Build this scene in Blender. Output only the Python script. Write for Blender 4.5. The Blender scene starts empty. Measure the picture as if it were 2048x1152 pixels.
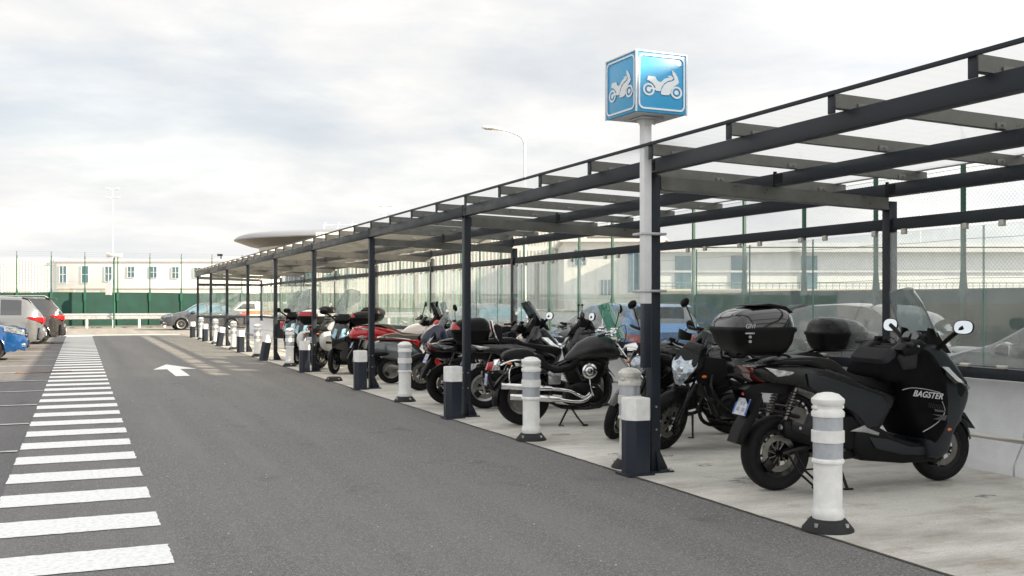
import bpy, bmesh, math, random
from mathutils import Vector, Matrix, noise
R = math.radians
random.seed(7)
scene = bpy.context.scene
COL = scene.collection
# ---------------------------------------------------------------- camera
PHI = math.atan(864/2040)
cam = bpy.data.objects.new("camera", bpy.data.cameras.new("camera")); COL.objects.link(cam)
cam.location = (0, 0, 1.5)
cam.rotation_euler = (R(90), 0, -PHI)
cam.data.sensor_width = 36.0
cam.data.lens = 2040/2048*36
cam.data.shift_y = 29/2048
cam.data.clip_start = 0.1
cam.data.clip_end = 5000
scene.camera = cam
# ---------------------------------------------------------------- light
SUN_AZ, SUN_EL = 125.0, 23.0            # azimuth from +Y towards +X
w = bpy.data.worlds.new("World"); scene.world = w; w.use_nodes = True
nt = w.node_tree; N = nt.nodes; L = nt.links; N.clear()
def nn(t, **k):
    n = N.new(t)
    for a, b in k.items(): setattr(n, a, b)
    return n
out = nn('ShaderNodeOutputWorld')
sky = nn('ShaderNodeTexSky'); sky.sky_type = 'NISHITA'; sky.sun_disc = False
sky.sun_elevation = R(SUN_EL); sky.sun_rotation = R(SUN_AZ); sky.air_density = 1.0; sky.dust_density = 2.0
bg1 = nn('ShaderNodeBackground'); bg1.inputs[1].default_value = 0.06
L.new(sky.outputs[0], bg1.inputs[0])
tc = nn('ShaderNodeTexCoord'); sep = nn('ShaderNodeSeparateXYZ'); L.new(tc.outputs['Generated'], sep.inputs[0])
def math_(op, a, b=None, clamp=False):
    m = nn('ShaderNodeMath', operation=op, use_clamp=clamp)
    for i, v in enumerate((a, b)):
        if v is None: continue
        if isinstance(v, (int, float)): m.inputs[i].default_value = v
        else: L.new(v, m.inputs[i])
    return m.outputs[0]
zz = math_('ADD', math_('MAXIMUM', sep.outputs[2], 0.0), 0.16)
px_ = math_('DIVIDE', sep.outputs[0], zz); py_ = math_('DIVIDE', sep.outputs[1], zz)
cmb = nn('ShaderNodeCombineXYZ'); L.new(px_, cmb.inputs[0]); L.new(py_, cmb.inputs[1])
def nz(scale, detail, rough, off, dist=0.0):
    mp = nn('ShaderNodeMapping'); mp.inputs[1].default_value = off; L.new(cmb.outputs[0], mp.inputs[0])
    n = nn('ShaderNodeTexNoise'); n.inputs['Scale'].default_value = scale; n.inputs['Detail'].default_value = detail
    n.inputs['Roughness'].default_value = rough; n.inputs['Distortion'].default_value = dist
    L.new(mp.outputs[0], n.inputs['Vector']); return n.outputs[0]
def ramp(src, pts):
    r = nn('ShaderNodeValToRGB'); L.new(src, r.inputs[0]); e = r.color_ramp.elements
    while len(e) < len(pts): e.new(0.5)
    for i, (p, c) in enumerate(pts):
        e[i].position = p; e[i].color = (c[0], c[1], c[2], 1) if not isinstance(c, (int, float)) else (c, c, c, 1)
    return r.outputs[0]
n1 = nz(0.75, 9, 0.58, (3.1, 1.7, 0), 0.4)
n2 = nz(1.35, 10, 0.57, (8.3, 4.2, 0), 0.15)
cov = ramp(n1, [(0.34, 0.72), (0.48, 1.0)])
ccol = ramp(n2, [(0.28, (0.250, 0.257, 0.270)), (0.43, (0.292, 0.295, 0.300)), (0.52, (0.325, 0.323, 0.318)), (0.63, (0.375, 0.370, 0.358))])
# whiter and brighter towards the horizon
hz = ramp(sep.outputs[2], [(0.0, 0.75), (0.08, 0.22), (0.45, 0.0)])
mixc = nn('ShaderNodeMix', data_type='RGBA'); L.new(hz, mixc.inputs[0]); L.new(ccol, mixc.inputs[6]); mixc.inputs[7].default_value = (0.33, 0.326, 0.318, 1)
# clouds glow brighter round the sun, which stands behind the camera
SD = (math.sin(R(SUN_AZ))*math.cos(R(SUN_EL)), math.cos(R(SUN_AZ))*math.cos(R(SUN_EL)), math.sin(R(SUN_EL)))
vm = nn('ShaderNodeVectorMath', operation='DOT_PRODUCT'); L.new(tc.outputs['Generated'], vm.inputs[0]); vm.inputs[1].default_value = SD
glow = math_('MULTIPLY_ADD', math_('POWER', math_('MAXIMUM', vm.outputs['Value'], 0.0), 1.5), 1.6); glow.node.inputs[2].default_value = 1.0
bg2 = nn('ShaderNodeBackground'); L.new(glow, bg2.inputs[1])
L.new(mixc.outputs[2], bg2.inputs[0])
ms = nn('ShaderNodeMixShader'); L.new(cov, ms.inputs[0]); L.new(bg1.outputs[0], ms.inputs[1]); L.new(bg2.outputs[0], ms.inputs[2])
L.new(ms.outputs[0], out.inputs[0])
sd = bpy.data.lights.new("sun", 'SUN'); sd.energy = 5.0; sd.angle = R(0.7); sd.color = (1.0, 0.84, 0.62)
sun = bpy.data.objects.new("sun", sd); COL.objects.link(sun)
dv = Vector((math.sin(R(SUN_AZ))*math.cos(R(SUN_EL)), math.cos(R(SUN_AZ))*math.cos(R(SUN_EL)), math.sin(R(SUN_EL))))
sun.rotation_euler = dv.to_track_quat('Z', 'Y').to_euler()
sun.location = dv*60
vs = scene.view_settings; vs.view_transform = 'Standard'; vs.look = 'None'; vs.gamma = 1.0; vs.exposure = 1.58
scene.cycles.transparent_max_bounces = 40
scene.cycles.max_bounces = 8
scene.cycles.use_denoising = True
scene.cycles.caustics_reflective = False; scene.cycles.caustics_refractive = False
# ---------------------------------------------------------------- materials
MATS = {}
def mat(name, col, rough=0.5, metal=0.0, coat=0.0, var=0.0, vs=4.0, bump=0.0, bs=60.0, spec=None, emit=None, rvar=0.0):
    if name in MATS: return MATS[name]
    m = bpy.data.materials.new(name); m.use_nodes = True; t = m.node_tree; n = t.nodes; l = t.links
    b = n['Principled BSDF']
    b.inputs['Base Color'].default_value = (*col, 1); b.inputs['Roughness'].default_value = rough
    b.inputs['Metallic'].default_value = metal; b.inputs['Coat Weight'].default_value = coat; b.inputs['Coat Roughness'].default_value = 0.05
    if spec is not None: b.inputs['Specular IOR Level'].default_value = spec
    tc = n.new('ShaderNodeTexCoord')
    if var or rvar:
        nz = n.new('ShaderNodeTexNoise'); nz.inputs['Scale'].default_value = vs; nz.inputs['Detail'].default_value = 6; nz.inputs['Roughness'].default_value = 0.62
        l.new(tc.outputs['Object'], nz.inputs['Vector'])
        if var:
            mx = n.new('ShaderNodeMix'); mx.data_type = 'RGBA'
            cr = n.new('ShaderNodeMapRange'); cr.inputs[1].default_value = 0.3; cr.inputs[2].default_value = 0.7
            l.new(nz.outputs[0], cr.inputs[0]); l.new(cr.outputs[0], mx.inputs[0])
            mx.inputs[6].default_value = tuple(c*(1-var) for c in col)+(1,); mx.inputs[7].default_value = tuple(min(1, c*(1+var)) for c in col)+(1,)
            l.new(mx.outputs[2], b.inputs['Base Color'])
        if rvar:
            mr = n.new('ShaderNodeMapRange'); mr.inputs[1].default_value = 0.3; mr.inputs[2].default_value = 0.7
            mr.inputs[3].default_value = max(0, rough-rvar); mr.inputs[4].default_value = rough+rvar
            l.new(nz.outputs[0], mr.inputs[0]); l.new(mr.outputs[0], b.inputs['Roughness'])
    if bump:
        nb = n.new('ShaderNodeTexNoise'); nb.inputs['Scale'].default_value = bs; nb.inputs['Detail'].default_value = 4
        l.new(tc.outputs['Object'], nb.inputs['Vector'])
        bp = n.new('ShaderNodeBump'); bp.inputs['Strength'].default_value = bump; bp.inputs['Distance'].default_value = 0.01
        l.new(nb.outputs[0], bp.inputs['Height']); l.new(bp.outputs[0], b.inputs['Normal'])
    if emit: b.inputs['Emission Color'].default_value = (*emit[0], 1); b.inputs['Emission Strength'].default_value = emit[1]
    MATS[name] = m; return m
def schlick(n, l, k):
    # thin-sheet reflectance, the same from both sides
    lw = n.new('ShaderNodeLayerWeight'); lw.inputs[0].default_value = 0.5
    p = n.new('ShaderNodeMath'); p.operation = 'POWER'; p.inputs[1].default_value = 5.0; l.new(lw.outputs['Facing'], p.inputs[0])
    m = n.new('ShaderNodeMath'); m.operation = 'MULTIPLY_ADD'; m.inputs[1].default_value = 0.95*k; m.inputs[2].default_value = 0.05*k; m.use_clamp = True; l.new(p.outputs[0], m.inputs[0])
    return m
def glass_mat(name, tint, refl=1.0, dirt=0.0, dirtcol=(0.6, 0.65, 0.6), rough=0.02, f0=0.04):
    m = bpy.data.materials.new(name); m.use_nodes = True; t = m.node_tree; n = t.nodes; l = t.links; n.clear()
    o = n.new('ShaderNodeOutputMaterial'); tr = n.new('ShaderNodeBsdfTransparent'); tr.inputs[0].default_value = (*tint, 1)
    gl = n.new('ShaderNodeBsdfGlossy'); gl.inputs['Roughness'].default_value = rough
    mu = schlick(n, l, refl*0.5)
    mx = n.new('ShaderNodeMixShader'); l.new(mu.outputs[0], mx.inputs[0])
    last = tr.outputs[0]
    if dirt:
        df = n.new('ShaderNodeBsdfDiffuse'); df.inputs[0].default_value = (*dirtcol, 1)
        tl = n.new('ShaderNodeBsdfTranslucent'); tl.inputs[0].default_value = (*dirtcol, 1)
        ad = n.new('ShaderNodeMixShader'); ad.inputs[0].default_value = 0.5; l.new(df.outputs[0], ad.inputs[1]); l.new(tl.outputs[0], ad.inputs[2])
        tc = n.new('ShaderNodeTexCoord'); nz = n.new('ShaderNodeTexNoise'); nz.inputs['Scale'].default_value = 3.0; nz.inputs['Detail'].default_value = 8; nz.inputs['Roughness'].default_value = 0.7
        l.new(tc.outputs['Object'], nz.inputs['Vector'])
        mr = n.new('ShaderNodeMapRange'); mr.inputs[1].default_value = 0.3; mr.inputs[2].default_value = 0.75; mr.inputs[3].default_value = dirt*0.3; mr.inputs[4].default_value = dirt*1.4
        l.new(nz.outputs[0], mr.inputs[0])
        m2 = n.new('ShaderNodeMixShader'); l.new(mr.outputs[0], m2.inputs[0]); l.new(last, m2.inputs[1]); l.new(ad.outputs[0], m2.inputs[2]); last = m2.outputs[0]
    l.new(last, mx.inputs[1]); l.new(gl.outputs[0], mx.inputs[2]); l.new(mx.outputs[0], o.inputs[0])
    MATS[name] = m; return m
M_frame = mat('anthracite powder coat', (0.022, 0.028, 0.037), 0.42, 0.0, 0.0, 0.12, 3, 0.04, 220, rvar=0.08, spec=.3)
M_rafter = mat('rafter steel', (0.165, 0.165, 0.15), 0.36, 0.3, 0, 0.2, 5, rvar=0.1)
M_galv = mat('galvanised steel', (0.55, 0.56, 0.57), 0.42, 0.75, 0, 0.18, 9, 0.05, 90, rvar=0.1)
M_clip = mat('steel clips', (0.62, 0.60, 0.55), 0.35, 0.6)
M_white = mat('white plastic', (0.86, 0.86, 0.84), 0.42, 0, 0, 0.11, 11, 0.06, 160, rvar=0.1)
M_whitepaint = mat('white painted steel', (0.84, 0.85, 0.86), 0.4, 0, 0, 0.08, 6)
M_whitedirty = mat('dirty white plastic', (0.66, 0.645, 0.59), 0.55, 0, 0, 0.22, 14, 0.1, 80)
M_refl = mat('grey reflective band', (0.50, 0.53, 0.57), 0.28, 0.25, 0.4, 0.08, 30)
M_rubber = mat('black rubber', (0.014, 0.014, 0.015), 0.72, 0, 0, 0.2, 12, 0.1, 120)
M_tyre = mat('tyre rubber', (0.008, 0.008, 0.0085), 0.6, 0, 0, 0.25, 10, 0.15, 90, spec=.18)
M_blackp = mat('black matt plastic', (0.006, 0.006, 0.0065), 0.42, 0, 0, 0.2, 8, 0.03, 300, rvar=0.1, spec=.16)
M_blackg = mat('black gloss paint', (0.004, 0.004, 0.0045), 0.16, 0, 0.8, rvar=0.03)
M_blacks = mat('black satin paint', (0.006, 0.006, 0.007), 0.26, 0, 0.12, spec=.25, rvar=0.06, vs=5)
M_greyfair = mat('dark grey matt fairing', (0.020, 0.024, 0.028), 0.36, 0.2, 0.08, spec=.25, rvar=0.05)
M_seat = mat('black vinyl seat', (0.006, 0.006, 0.007), 0.42, 0, 0, 0.2, 6, 0.15, 350, spec=.25)
M_cloth = mat('black apron fabric', (0.0055, 0.0052, 0.006), 0.8, 0, 0, 0.2, 12, 0.35, 240, spec=.08)
M_engine = mat('black engine metal', (0.008, 0.008, 0.008), 0.38, 0.5, 0, 0.3, 15, 0.1, 60)
M_alu = mat('bare aluminium', (0.42, 0.42, 0.42), 0.32, 0.9, 0, 0.15, 12)
M_chrome = mat('chrome', (0.82, 0.82, 0.82), 0.07, 1.0, 0, 0.05, 12, rvar=0.03)
M_steel = mat('worn steel', (0.20, 0.19, 0.175), 0.38, 0.9, 0, 0.25, 20)
M_mirror = mat('mirror glass', (0.86, 0.88, 0.9), 0.02, 1.0)
M_red = mat('red lens', (0.42, 0.008, 0.012), 0.12, 0, 0.6, 0.25, 18)
M_dred = mat('dark red lens', (0.13, 0.012, 0.01), 0.15, 0, 0.6, 0.2, 18)
M_orange = mat('orange lens', (0.75, 0.16, 0.01), 0.15, 0, 0.6)
M_lensw = mat('clear lamp lens', (0.55, 0.56, 0.57), 0.08, 0.55, 0.8, 0.55, 22)
M_lensb = mat('bluish headlamp lens', (0.22, 0.42, 0.52), 0.07, 0.5, 0.8, 0.45, 10)
M_redp = mat('red bike paint', (0.50, 0.010, 0.014), 0.18, 0, 0.9, rvar=0.03)
M_whitep = mat('white bike paint', (0.70, 0.70, 0.68), 0.2, 0, 0.8, rvar=0.04)
M_vespa = mat('grey scooter paint', (0.13, 0.145, 0.15), 0.2, 0.4, 0.9, rvar=0.04)
M_navy = mat('navy bike paint', (0.018, 0.02, 0.05), 0.2, 0.2, 0.8)
M_silverp = mat('silver plastic', (0.40, 0.41, 0.42), 0.3, 0.5, 0.2)
M_brown = mat('brown seat vinyl', (0.15, 0.125, 0.095), 0.5, 0, 0, 0.2, 6, 0.1, 200)
M_plate = mat('number plate', (0.60, 0.63, 0.68), 0.4, 0, 0, 0.22, 22)
M_plateblue = mat('plate blue end', (0.05, 0.14, 0.5), 0.4)
M_screen = glass_mat('clear windscreen', (0.80, 0.84, 0.84), 2.4, 0.36, (0.42, 0.46, 0.47))
M_screend = glass_mat('smoked windscreen', (0.22, 0.25, 0.27), 2.0)
M_screeng = glass_mat('green windscreen', (0.50, 0.84, 0.72), 2.0, 0.42, (0.30, 0.56, 0.46))
M_glass = glass_mat('shelter glass', (0.965, 0.99, 0.98), 2.8, 0.115, (0.84, 0.90, 0.875))
M_glassedge = mat('glass edge', (0.16, 0.34, 0.28), 0.2, 0, 0.3)
M_win = mat('dark window glass', (0.018, 0.022, 0.026), 0.04, 0.0, 1.0)
M_winb = mat('blue grey window glass', (0.10, 0.20, 0.26), 0.05, 0.3, 0.8, 0.3, 1.5)
# polycarbonate roof: translucent, lets most of the light through
def poly_mat():
    m = bpy.data.materials.new('polycarbonate roof sheet'); m.use_nodes = True; t = m.node_tree; n = t.nodes; l = t.links; n.clear()
    o = n.new('ShaderNodeOutputMaterial'); tr = n.new('ShaderNodeBsdfTransparent'); tr.inputs[0].default_value = (0.97, 0.97, 0.97, 1)
    tl = n.new('ShaderNodeBsdfTranslucent'); tl.inputs[0].default_value = (0.80, 0.80, 0.785, 1)
    gl = n.new('ShaderNodeBsdfGlossy'); gl.inputs['Roughness'].default_value = 0.15
    m1 = n.new('ShaderNodeMixShader'); m1.inputs[0].default_value = 0.62; l.new(tr.outputs[0], m1.inputs[1]); l.new(tl.outputs[0], m1.inputs[2])
    fr = schlick(n, l, 0.25)
    tc = n.new('ShaderNodeTexCoord'); wv = n.new('ShaderNodeTexWave'); wv.bands_direction = 'Y'; wv.inputs['Scale'].default_value = 2.0; wv.inputs['Distortion'].default_value = 0.4
    l.new(tc.outputs['Object'], wv.inputs['Vector'])
    mr = n.new('ShaderNodeMapRange'); mr.inputs[3].default_value = 0.86; mr.inputs[4].default_value = 0.90; l.new(wv.outputs[0], mr.inputs[0]); l.new(mr.outputs[0], m1.inputs[0])
    m2 = n.new('ShaderNodeMixShader'); l.new(fr.outputs[0], m2.inputs[0]); l.new(m1.outputs[0], m2.inputs[1]); l.new(gl.outputs[0], m2.inputs[2])
    l.new(m2.outputs[0], o.inputs[0]); return m
M_poly = poly_mat()
M_polytop = glass_mat('clear top skin', (0.985, 0.985, 0.985), 0.4)
def ground_mat(name, base, dark, light, grain=160, kind='asphalt'):
    m = bpy.data.materials.new(name); m.use_nodes = True; t = m.node_tree; n = t.nodes; l = t.links
    b = n['Principled BSDF']; tc = n.new('ShaderNodeTexCoord')
    def noise_(s, d=5, r=0.6, vec=None, stretch=None):
        x = n.new('ShaderNodeTexNoise'); x.inputs['Scale'].default_value = s; x.inputs['Detail'].default_value = d; x.inputs['Roughness'].default_value = r
        if stretch:
            mp = n.new('ShaderNodeMapping'); mp.inputs['Scale'].default_value = stretch; l.new(tc.outputs['Object'], mp.inputs[0]); l.new(mp.outputs[0], x.inputs['Vector'])
        else: l.new(tc.outputs['Object'], x.inputs['Vector'])
        return x.outputs[0]
    def mrange(s, a, bb, c, d):
        x = n.new('ShaderNodeMapRange'); x.inputs[1].default_value = a; x.inputs[2].default_value = bb; x.inputs[3].default_value = c; x.inputs[4].default_value = d; l.new(s, x.inputs[0]); return x.outputs[0]
    def mixc(f, c1, c2, bt='MIX'):
        x = n.new('ShaderNodeMix'); x.data_type = 'RGBA'; x.blend_type = bt
        for i, v in ((0, f), (6, c1), (7, c2)):
            if isinstance(v, tuple): x.inputs[i].default_value = (*v, 1)
            elif isinstance(v, float): x.inputs[i].default_value = v
            else: l.new(v, x.inputs[i])
        return x.outputs[2]
    big = mrange(noise_(0.35, 6, 0.6), 0.3, 0.7, 0, 1)
    c = mixc(big, tuple(v*0.80 for v in base), tuple(v*1.16 for v in base))
    if kind == 'asphalt':
        vo = n.new('ShaderNodeTexVoronoi'); vo.inputs['Scale'].default_value = grain; l.new(tc.outputs['Object'], vo.inputs['Vector'])
        sp = n.new('ShaderNodeSeparateColor'); l.new(vo.outputs['Color'], sp.inputs[0])
        g = mrange(sp.outputs[0], 0.0, 1.0, 0.0, 1.0)
        g2 = n.new('ShaderNodeMath'); g2.operation = 'POWER'; g2.inputs[1].default_value = 2.6; l.new(g, g2.inputs[0])
        c = mixc(g2.outputs[0], mixc(0.5, c, dark), light)
        c = mixc(mrange(noise_(42, 3, 0.7), 0.35, 0.65, 0.0, 0.5), c, dark)
        # oil spots and faint tyre tracks along the lane
        c = mixc(mrange(noise_(1.6, 4, 0.6), 0.60, 0.70, 0.0, 0.5), c, dark)
        c = mixc(mrange(noise_(1.0, 3, 0.6, stretch=(2.2, 0.12, 1)), 0.42, 0.68, 0.0, 0.5), c, tuple(v*1.32 for v in base))
        hgt = mixc(0.5, vo.outputs['Distance'], noise_(90, 3, 0.7)); strength = 0.55; b.inputs['Roughness'].default_value = 0.82
    else:
        # brushed concrete with drag streaks, stains and fine speckle
        st = noise_(1.0, 6, 0.65, stretch=(1.6, 48, 1))
        c = mixc(mrange(st, 0.35, 0.70, 0.0, 0.7), c, tuple(v*0.74 for v in base))
        c = mixc(mrange(noise_(0.9, 7, 0.65, stretch=(0.6, 1.6, 1)), 0.46, 0.70, 0.0, 0.75), c, dark)
        c = mixc(mrange(noise_(2.4, 6, 0.7), 0.54, 0.70, 0.0, 0.55), c, (0.30, 0.22, 0.15))
        c = mixc(mrange(noise_(60, 4, 0.8), 0.5, 0.72, 0.0, 0.6), c, dark)
        hgt = mixc(0.35, noise_(1.0, 6, 0.7, stretch=(2, 60, 1)), noise_(120, 3, 0.7)); strength = 0.35; b.inputs['Roughness'].default_value = 0.8
    l.new(c, b.inputs['Base Color'])
    bp = n.new('ShaderNodeBump'); bp.inputs['Strength'].default_value = strength; bp.inputs['Distance'].default_value = 0.006
    l.new(hgt, bp.inputs['Height']); l.new(bp.outputs[0], b.inputs['Normal'])
    MATS[name] = m; return m
M_road = ground_mat('road asphalt', (0.150, 0.145, 0.138), (0.070, 0.069, 0.067), (0.36, 0.35, 0.34), 170)
M_bays = ground_mat('bay asphalt', (0.118, 0.112, 0.112), (0.05, 0.05, 0.05), (0.26, 0.25, 0.25), 150)
M_conc = ground_mat('brushed concrete', (0.66, 0.64, 0.585), (0.22, 0.205, 0.18), (0.5, 0.5, 0.5), kind='concrete')
M_far = ground_mat('far pavement', (0.25, 0.235, 0.21), (0.14, 0.13, 0.12), (0.36, 0.35, 0.33), 60)
M_mark = mat('white road paint', (0.80, 0.80, 0.78), 0.6, 0, 0, 0.20, 28, 0.4, 150)
M_markw = mat('worn road paint', (0.50, 0.50, 0.48), 0.7, 0, 0, 0.35, 8, 0.3, 150)
M_barrier = mat('painted concrete barrier', (0.84, 0.85, 0.87), 0.7, 0, 0, 0.06, 5, 0.25, 70)
M_green = mat('green windbreak fabric', (0.003, 0.040, 0.030), 0.75, 0, 0, 0.25, 1.2, 0.2, 30)
M_gpost = mat('green fence paint', (0.008, 0.075, 0.045), 0.5)
M_gwire = mat('green wire', (0.12, 0.19, 0.17), 0.5)
M_bwhite = mat('white render wall', (0.78, 0.77, 0.75), 0.8, 0, 0, 0.05, 0.3)
M_bcream = mat('cream cladding', (0.66, 0.64, 0.60), 0.6, 0, 0, 0.06, 0.5)
M_bconc = mat('pale concrete', (0.52, 0.49, 0.42), 0.8, 0, 0, 0.15, 0.6)
M_bgrey = mat('light grey cladding', (0.58, 0.60, 0.62), 0.5, 0.2, 0, 0.05, 0.3)
M_soffit = mat('bronze soffit panels', (0.27, 0.235, 0.185), 0.35, 0.4, 0, 0.15, 0.4)
M_metalroof = mat('metal roof', (0.36, 0.37, 0.39), 0.4, 0.3, 0, 0.05, 0.2)
M_blue = mat('sign blue', (0.055, 0.40, 0.72), 0.35, 0, 0.2, 0.05, 5)
M_signw = mat('sign white', (0.86, 0.90, 0.92), 0.4, 0, 0.1)
M_rust = mat('rusty iron', (0.20, 0.10, 0.06), 0.8, 0.2, 0, 0.3, 20, 0.3, 60)
M_line = mat('grey grid', (0.25, 0.27, 0.28), 0.5)
# ---------------------------------------------------------------- mesh kit
def NB(): return bmesh.new()
def obj(name, b, m, parent=None, ang=38, M=None, kind=None, mats=None):
    if M is not None: bmesh.ops.transform(b, matrix=M, verts=b.verts)
    bmesh.ops.recalc_face_normals(b, faces=b.faces)
    for f in b.faces: f.smooth = True
    a = R(ang)
    for e in b.edges:
        if len(e.link_faces) == 2 and e.calc_face_angle(0) > a: e.smooth = False
    me = bpy.data.meshes.new(name); b.to_mesh(me); b.free()
    for x in (mats or [m]): me.materials.append(x)
    o = bpy.data.objects.new(name, me); COL.objects.link(o)
    if parent: o.parent = parent
    if kind: o['kind'] = kind
    return o
def thing(name, label, cat, loc=(0, 0, 0), rz=0.0, group=None):
    o = bpy.data.objects.new(name, None); COL.objects.link(o); o.location = loc; o.rotation_euler = (0, 0, rz)
    o.empty_display_size = 0.2
    o['label'] = label; o['category'] = cat
    if group: o['group'] = group
    return o
def tag(o, label, cat, group=None):
    o['label'] = label; o['category'] = cat
    if group: o['group'] = group
    return o
def dup(root, loc, rz=None, label=None):
    r = root.copy(); COL.objects.link(r); r.location = loc
    if rz is not None: r.rotation_euler = (0, 0, rz)
    if label: r['label'] = label
    for ch in root.children:
        c = ch.copy(); COL.objects.link(c); c.parent = r
        for g in ch.children:
            d = g.copy(); COL.objects.link(d); d.parent = c
    return r
def face(b, vs, mi=0):
    try: f = b.faces.new(vs); f.material_index = mi; return f
    except ValueError: return None
def box(b, lo, hi, M=None, bev=0.0, mi=0):
    x0, y0, z0 = lo; x1, y1, z1 = hi
    vs = [b.verts.new(p) for p in ((x0,y0,z0),(x1,y0,z0),(x1,y1,z0),(x0,y1,z0),(x0,y0,z1),(x1,y0,z1),(x1,y1,z1),(x0,y1,z1))]
    fs = [face(b, [vs[i] for i in q], mi) for q in ((0,3,2,1),(4,5,6,7),(0,1,5,4),(1,2,6,5),(2,3,7,6),(3,0,4,7))]
    if bev:
        r = bmesh.ops.bevel(b, geom=list({e for f in fs for e in f.edges}), offset=bev, segments=2, affect='EDGES', profile=0.5)
        vs = list({v for f in r['faces'] for v in f.verts} | {v for v in vs if v.is_valid})
    if M is not None: bmesh.ops.transform(b, matrix=M, verts=vs)
    return vs
def cbox(b, c, s, bev=0.0, ry=0.0, rz=0.0, rx=0.0):
    M = Matrix.Translation(c) @ Matrix.Rotation(rz, 4, 'Z') @ Matrix.Rotation(ry, 4, 'Y') @ Matrix.Rotation(rx, 4, 'X')
    return box(b, (-s[0]/2, -s[1]/2, -s[2]/2), (s[0]/2, s[1]/2, s[2]/2), M, bev)
def loft(b, rings, caps=True, closed=True, mi=0):
    vr = [[b.verts.new(p) for p in r] for r in rings]; n = len(vr[0])
    for a, c in zip(vr, vr[1:]):
        for i in range(n if closed else n-1):
            j = (i+1) % n; face(b, (a[i], a[j], c[j], c[i]), mi)
    if caps and closed: face(b, vr[0][::-1], mi); face(b, vr[-1], mi)
    return vr
def tube(b, pts, r, n=8, closed=False, smooth=0):
    P = [Vector(p) for p in pts]
    if smooth:
        Q = []
        m = len(P)
        for i in range(m if closed else m-1):
            p0 = P[(i-1) % m] if (closed or i) else P[0]; p1 = P[i]; p2 = P[(i+1) % m]; p3 = P[(i+2) % m] if (closed or i+2 < m) else P[-1]
            for k in range(smooth):
                t = k/smooth; Q.append(0.5*((2*p1)+(-p0+p2)*t+(2*p0-5*p1+4*p2-p3)*t*t+(-p0+3*p1-3*p2+p3)*t**3))
        if not closed: Q.append(P[-1])
        if not isinstance(r, (int, float)):
            rr = []
            for i in range(len(Q)):
                t = i/smooth; k = min(int(t), len(r)-2); rr.append(r[k]+(r[k+1]-r[k])*(t-k))
            r = rr
        P = Q
    m = len(P); rings = []; up = None
    for i in range(m):
        if closed: d = P[(i+1) % m]-P[i-1]
        else: d = P[min(i+1, m-1)]-P[max(i-1, 0)]
        if d.length < 1e-9: d = Vector((0, 0, 1))
        d.normalize()
        if up is None:
            up = Vector((0, 0, 1)) if abs(d.z) < 0.9 else Vector((1, 0, 0))
        u = d.cross(up)
        if u.length < 1e-6: u = d.cross(Vector((0, 1, 0)))
        u.normalize(); v = u.cross(d).normalized(); up = v
        rad = r if isinstance(r, (int, float)) else r[i]
        rings.append([P[i]+(u*math.cos(2*math.pi*k/n)+v*math.sin(2*math.pi*k/n))*rad for k in range(n)])
    if closed: rings.append(rings[0]); 
    return loft(b, rings, caps=not closed)
def cyl(b, p0, p1, r0, r1=None, n=20): return tube(b, [p0, p1], [r0, r0 if r1 is None else r1], n)
def lathe(b, prof, n=24, M=None, mi=0):
    """prof: (radius, height) around z; M places it"""
    rings = []
    for r, h in prof:
        rings.append([Vector((max(r, 1e-4)*math.cos(2*math.pi*k/n), max(r, 1e-4)*math.sin(2*math.pi*k/n), h)) for k in range(n)])
    if M is not None: rings = [[M @ p for p in q] for q in rings]
    return loft(b, rings, mi=mi)
AX_Y = Matrix.Rotation(R(-90), 4, 'X')     # z axis -> +y
def at_y(x, y, z): return Matrix.Translation((x, y, z)) @ AX_Y
def sell(cx, cz, hw, hh, e=2.5, n=20, x=0.0, lean=0.0):
    """super-ellipse ring in the y/z plane at station x"""
    o = []
    for k in range(n):
        t = 2*math.pi*k/n; c, s = math.cos(t), math.sin(t)
        y = hw*math.copysign(abs(c)**(2/e), c); z = hh*math.copysign(abs(s)**(2/e), s)
        o.append(Vector((x+lean*z, cx+y, cz+z)))
    return o
def body(b, st, e=2.5, n=20):
    """st: (x, z centre, half width, half height[, lean])"""
    return loft(b, [sell(0, s[1], s[2], s[3], e, n, s[0], s[4] if len(s) > 4 else 0) for s in st])
def rrect(z, hx, hy, e=5, n=28, cx=0, cy=0, tilt=0):
    o = []
    for k in range(n):
        t = 2*math.pi*(k+0.5)/n; c, s = math.cos(t), math.sin(t)
        x = hx*math.copysign(abs(c)**(2/e), c)
        o.append(Vector((cx+x, cy+hy*math.copysign(abs(s)**(2/e), s), z+tilt*x)))
    return o
def smooth_poly(pts, k=3):
    """closed Catmull-Rom through 2-D points"""
    m = len(pts); o = []
    for i in range(m):
        p0, p1, p2, p3 = (Vector(pts[(i+j-1) % m]) for j in range(4))
        for q in range(k):
            t = q/k; o.append(0.5*((2*p1)+(-p0+p2)*t+(2*p0-5*p1+4*p2-p3)*t*t+(-p0+3*p1-3*p2+p3)*t**3))
    return [(v.x, v.y) for v in o]
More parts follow.
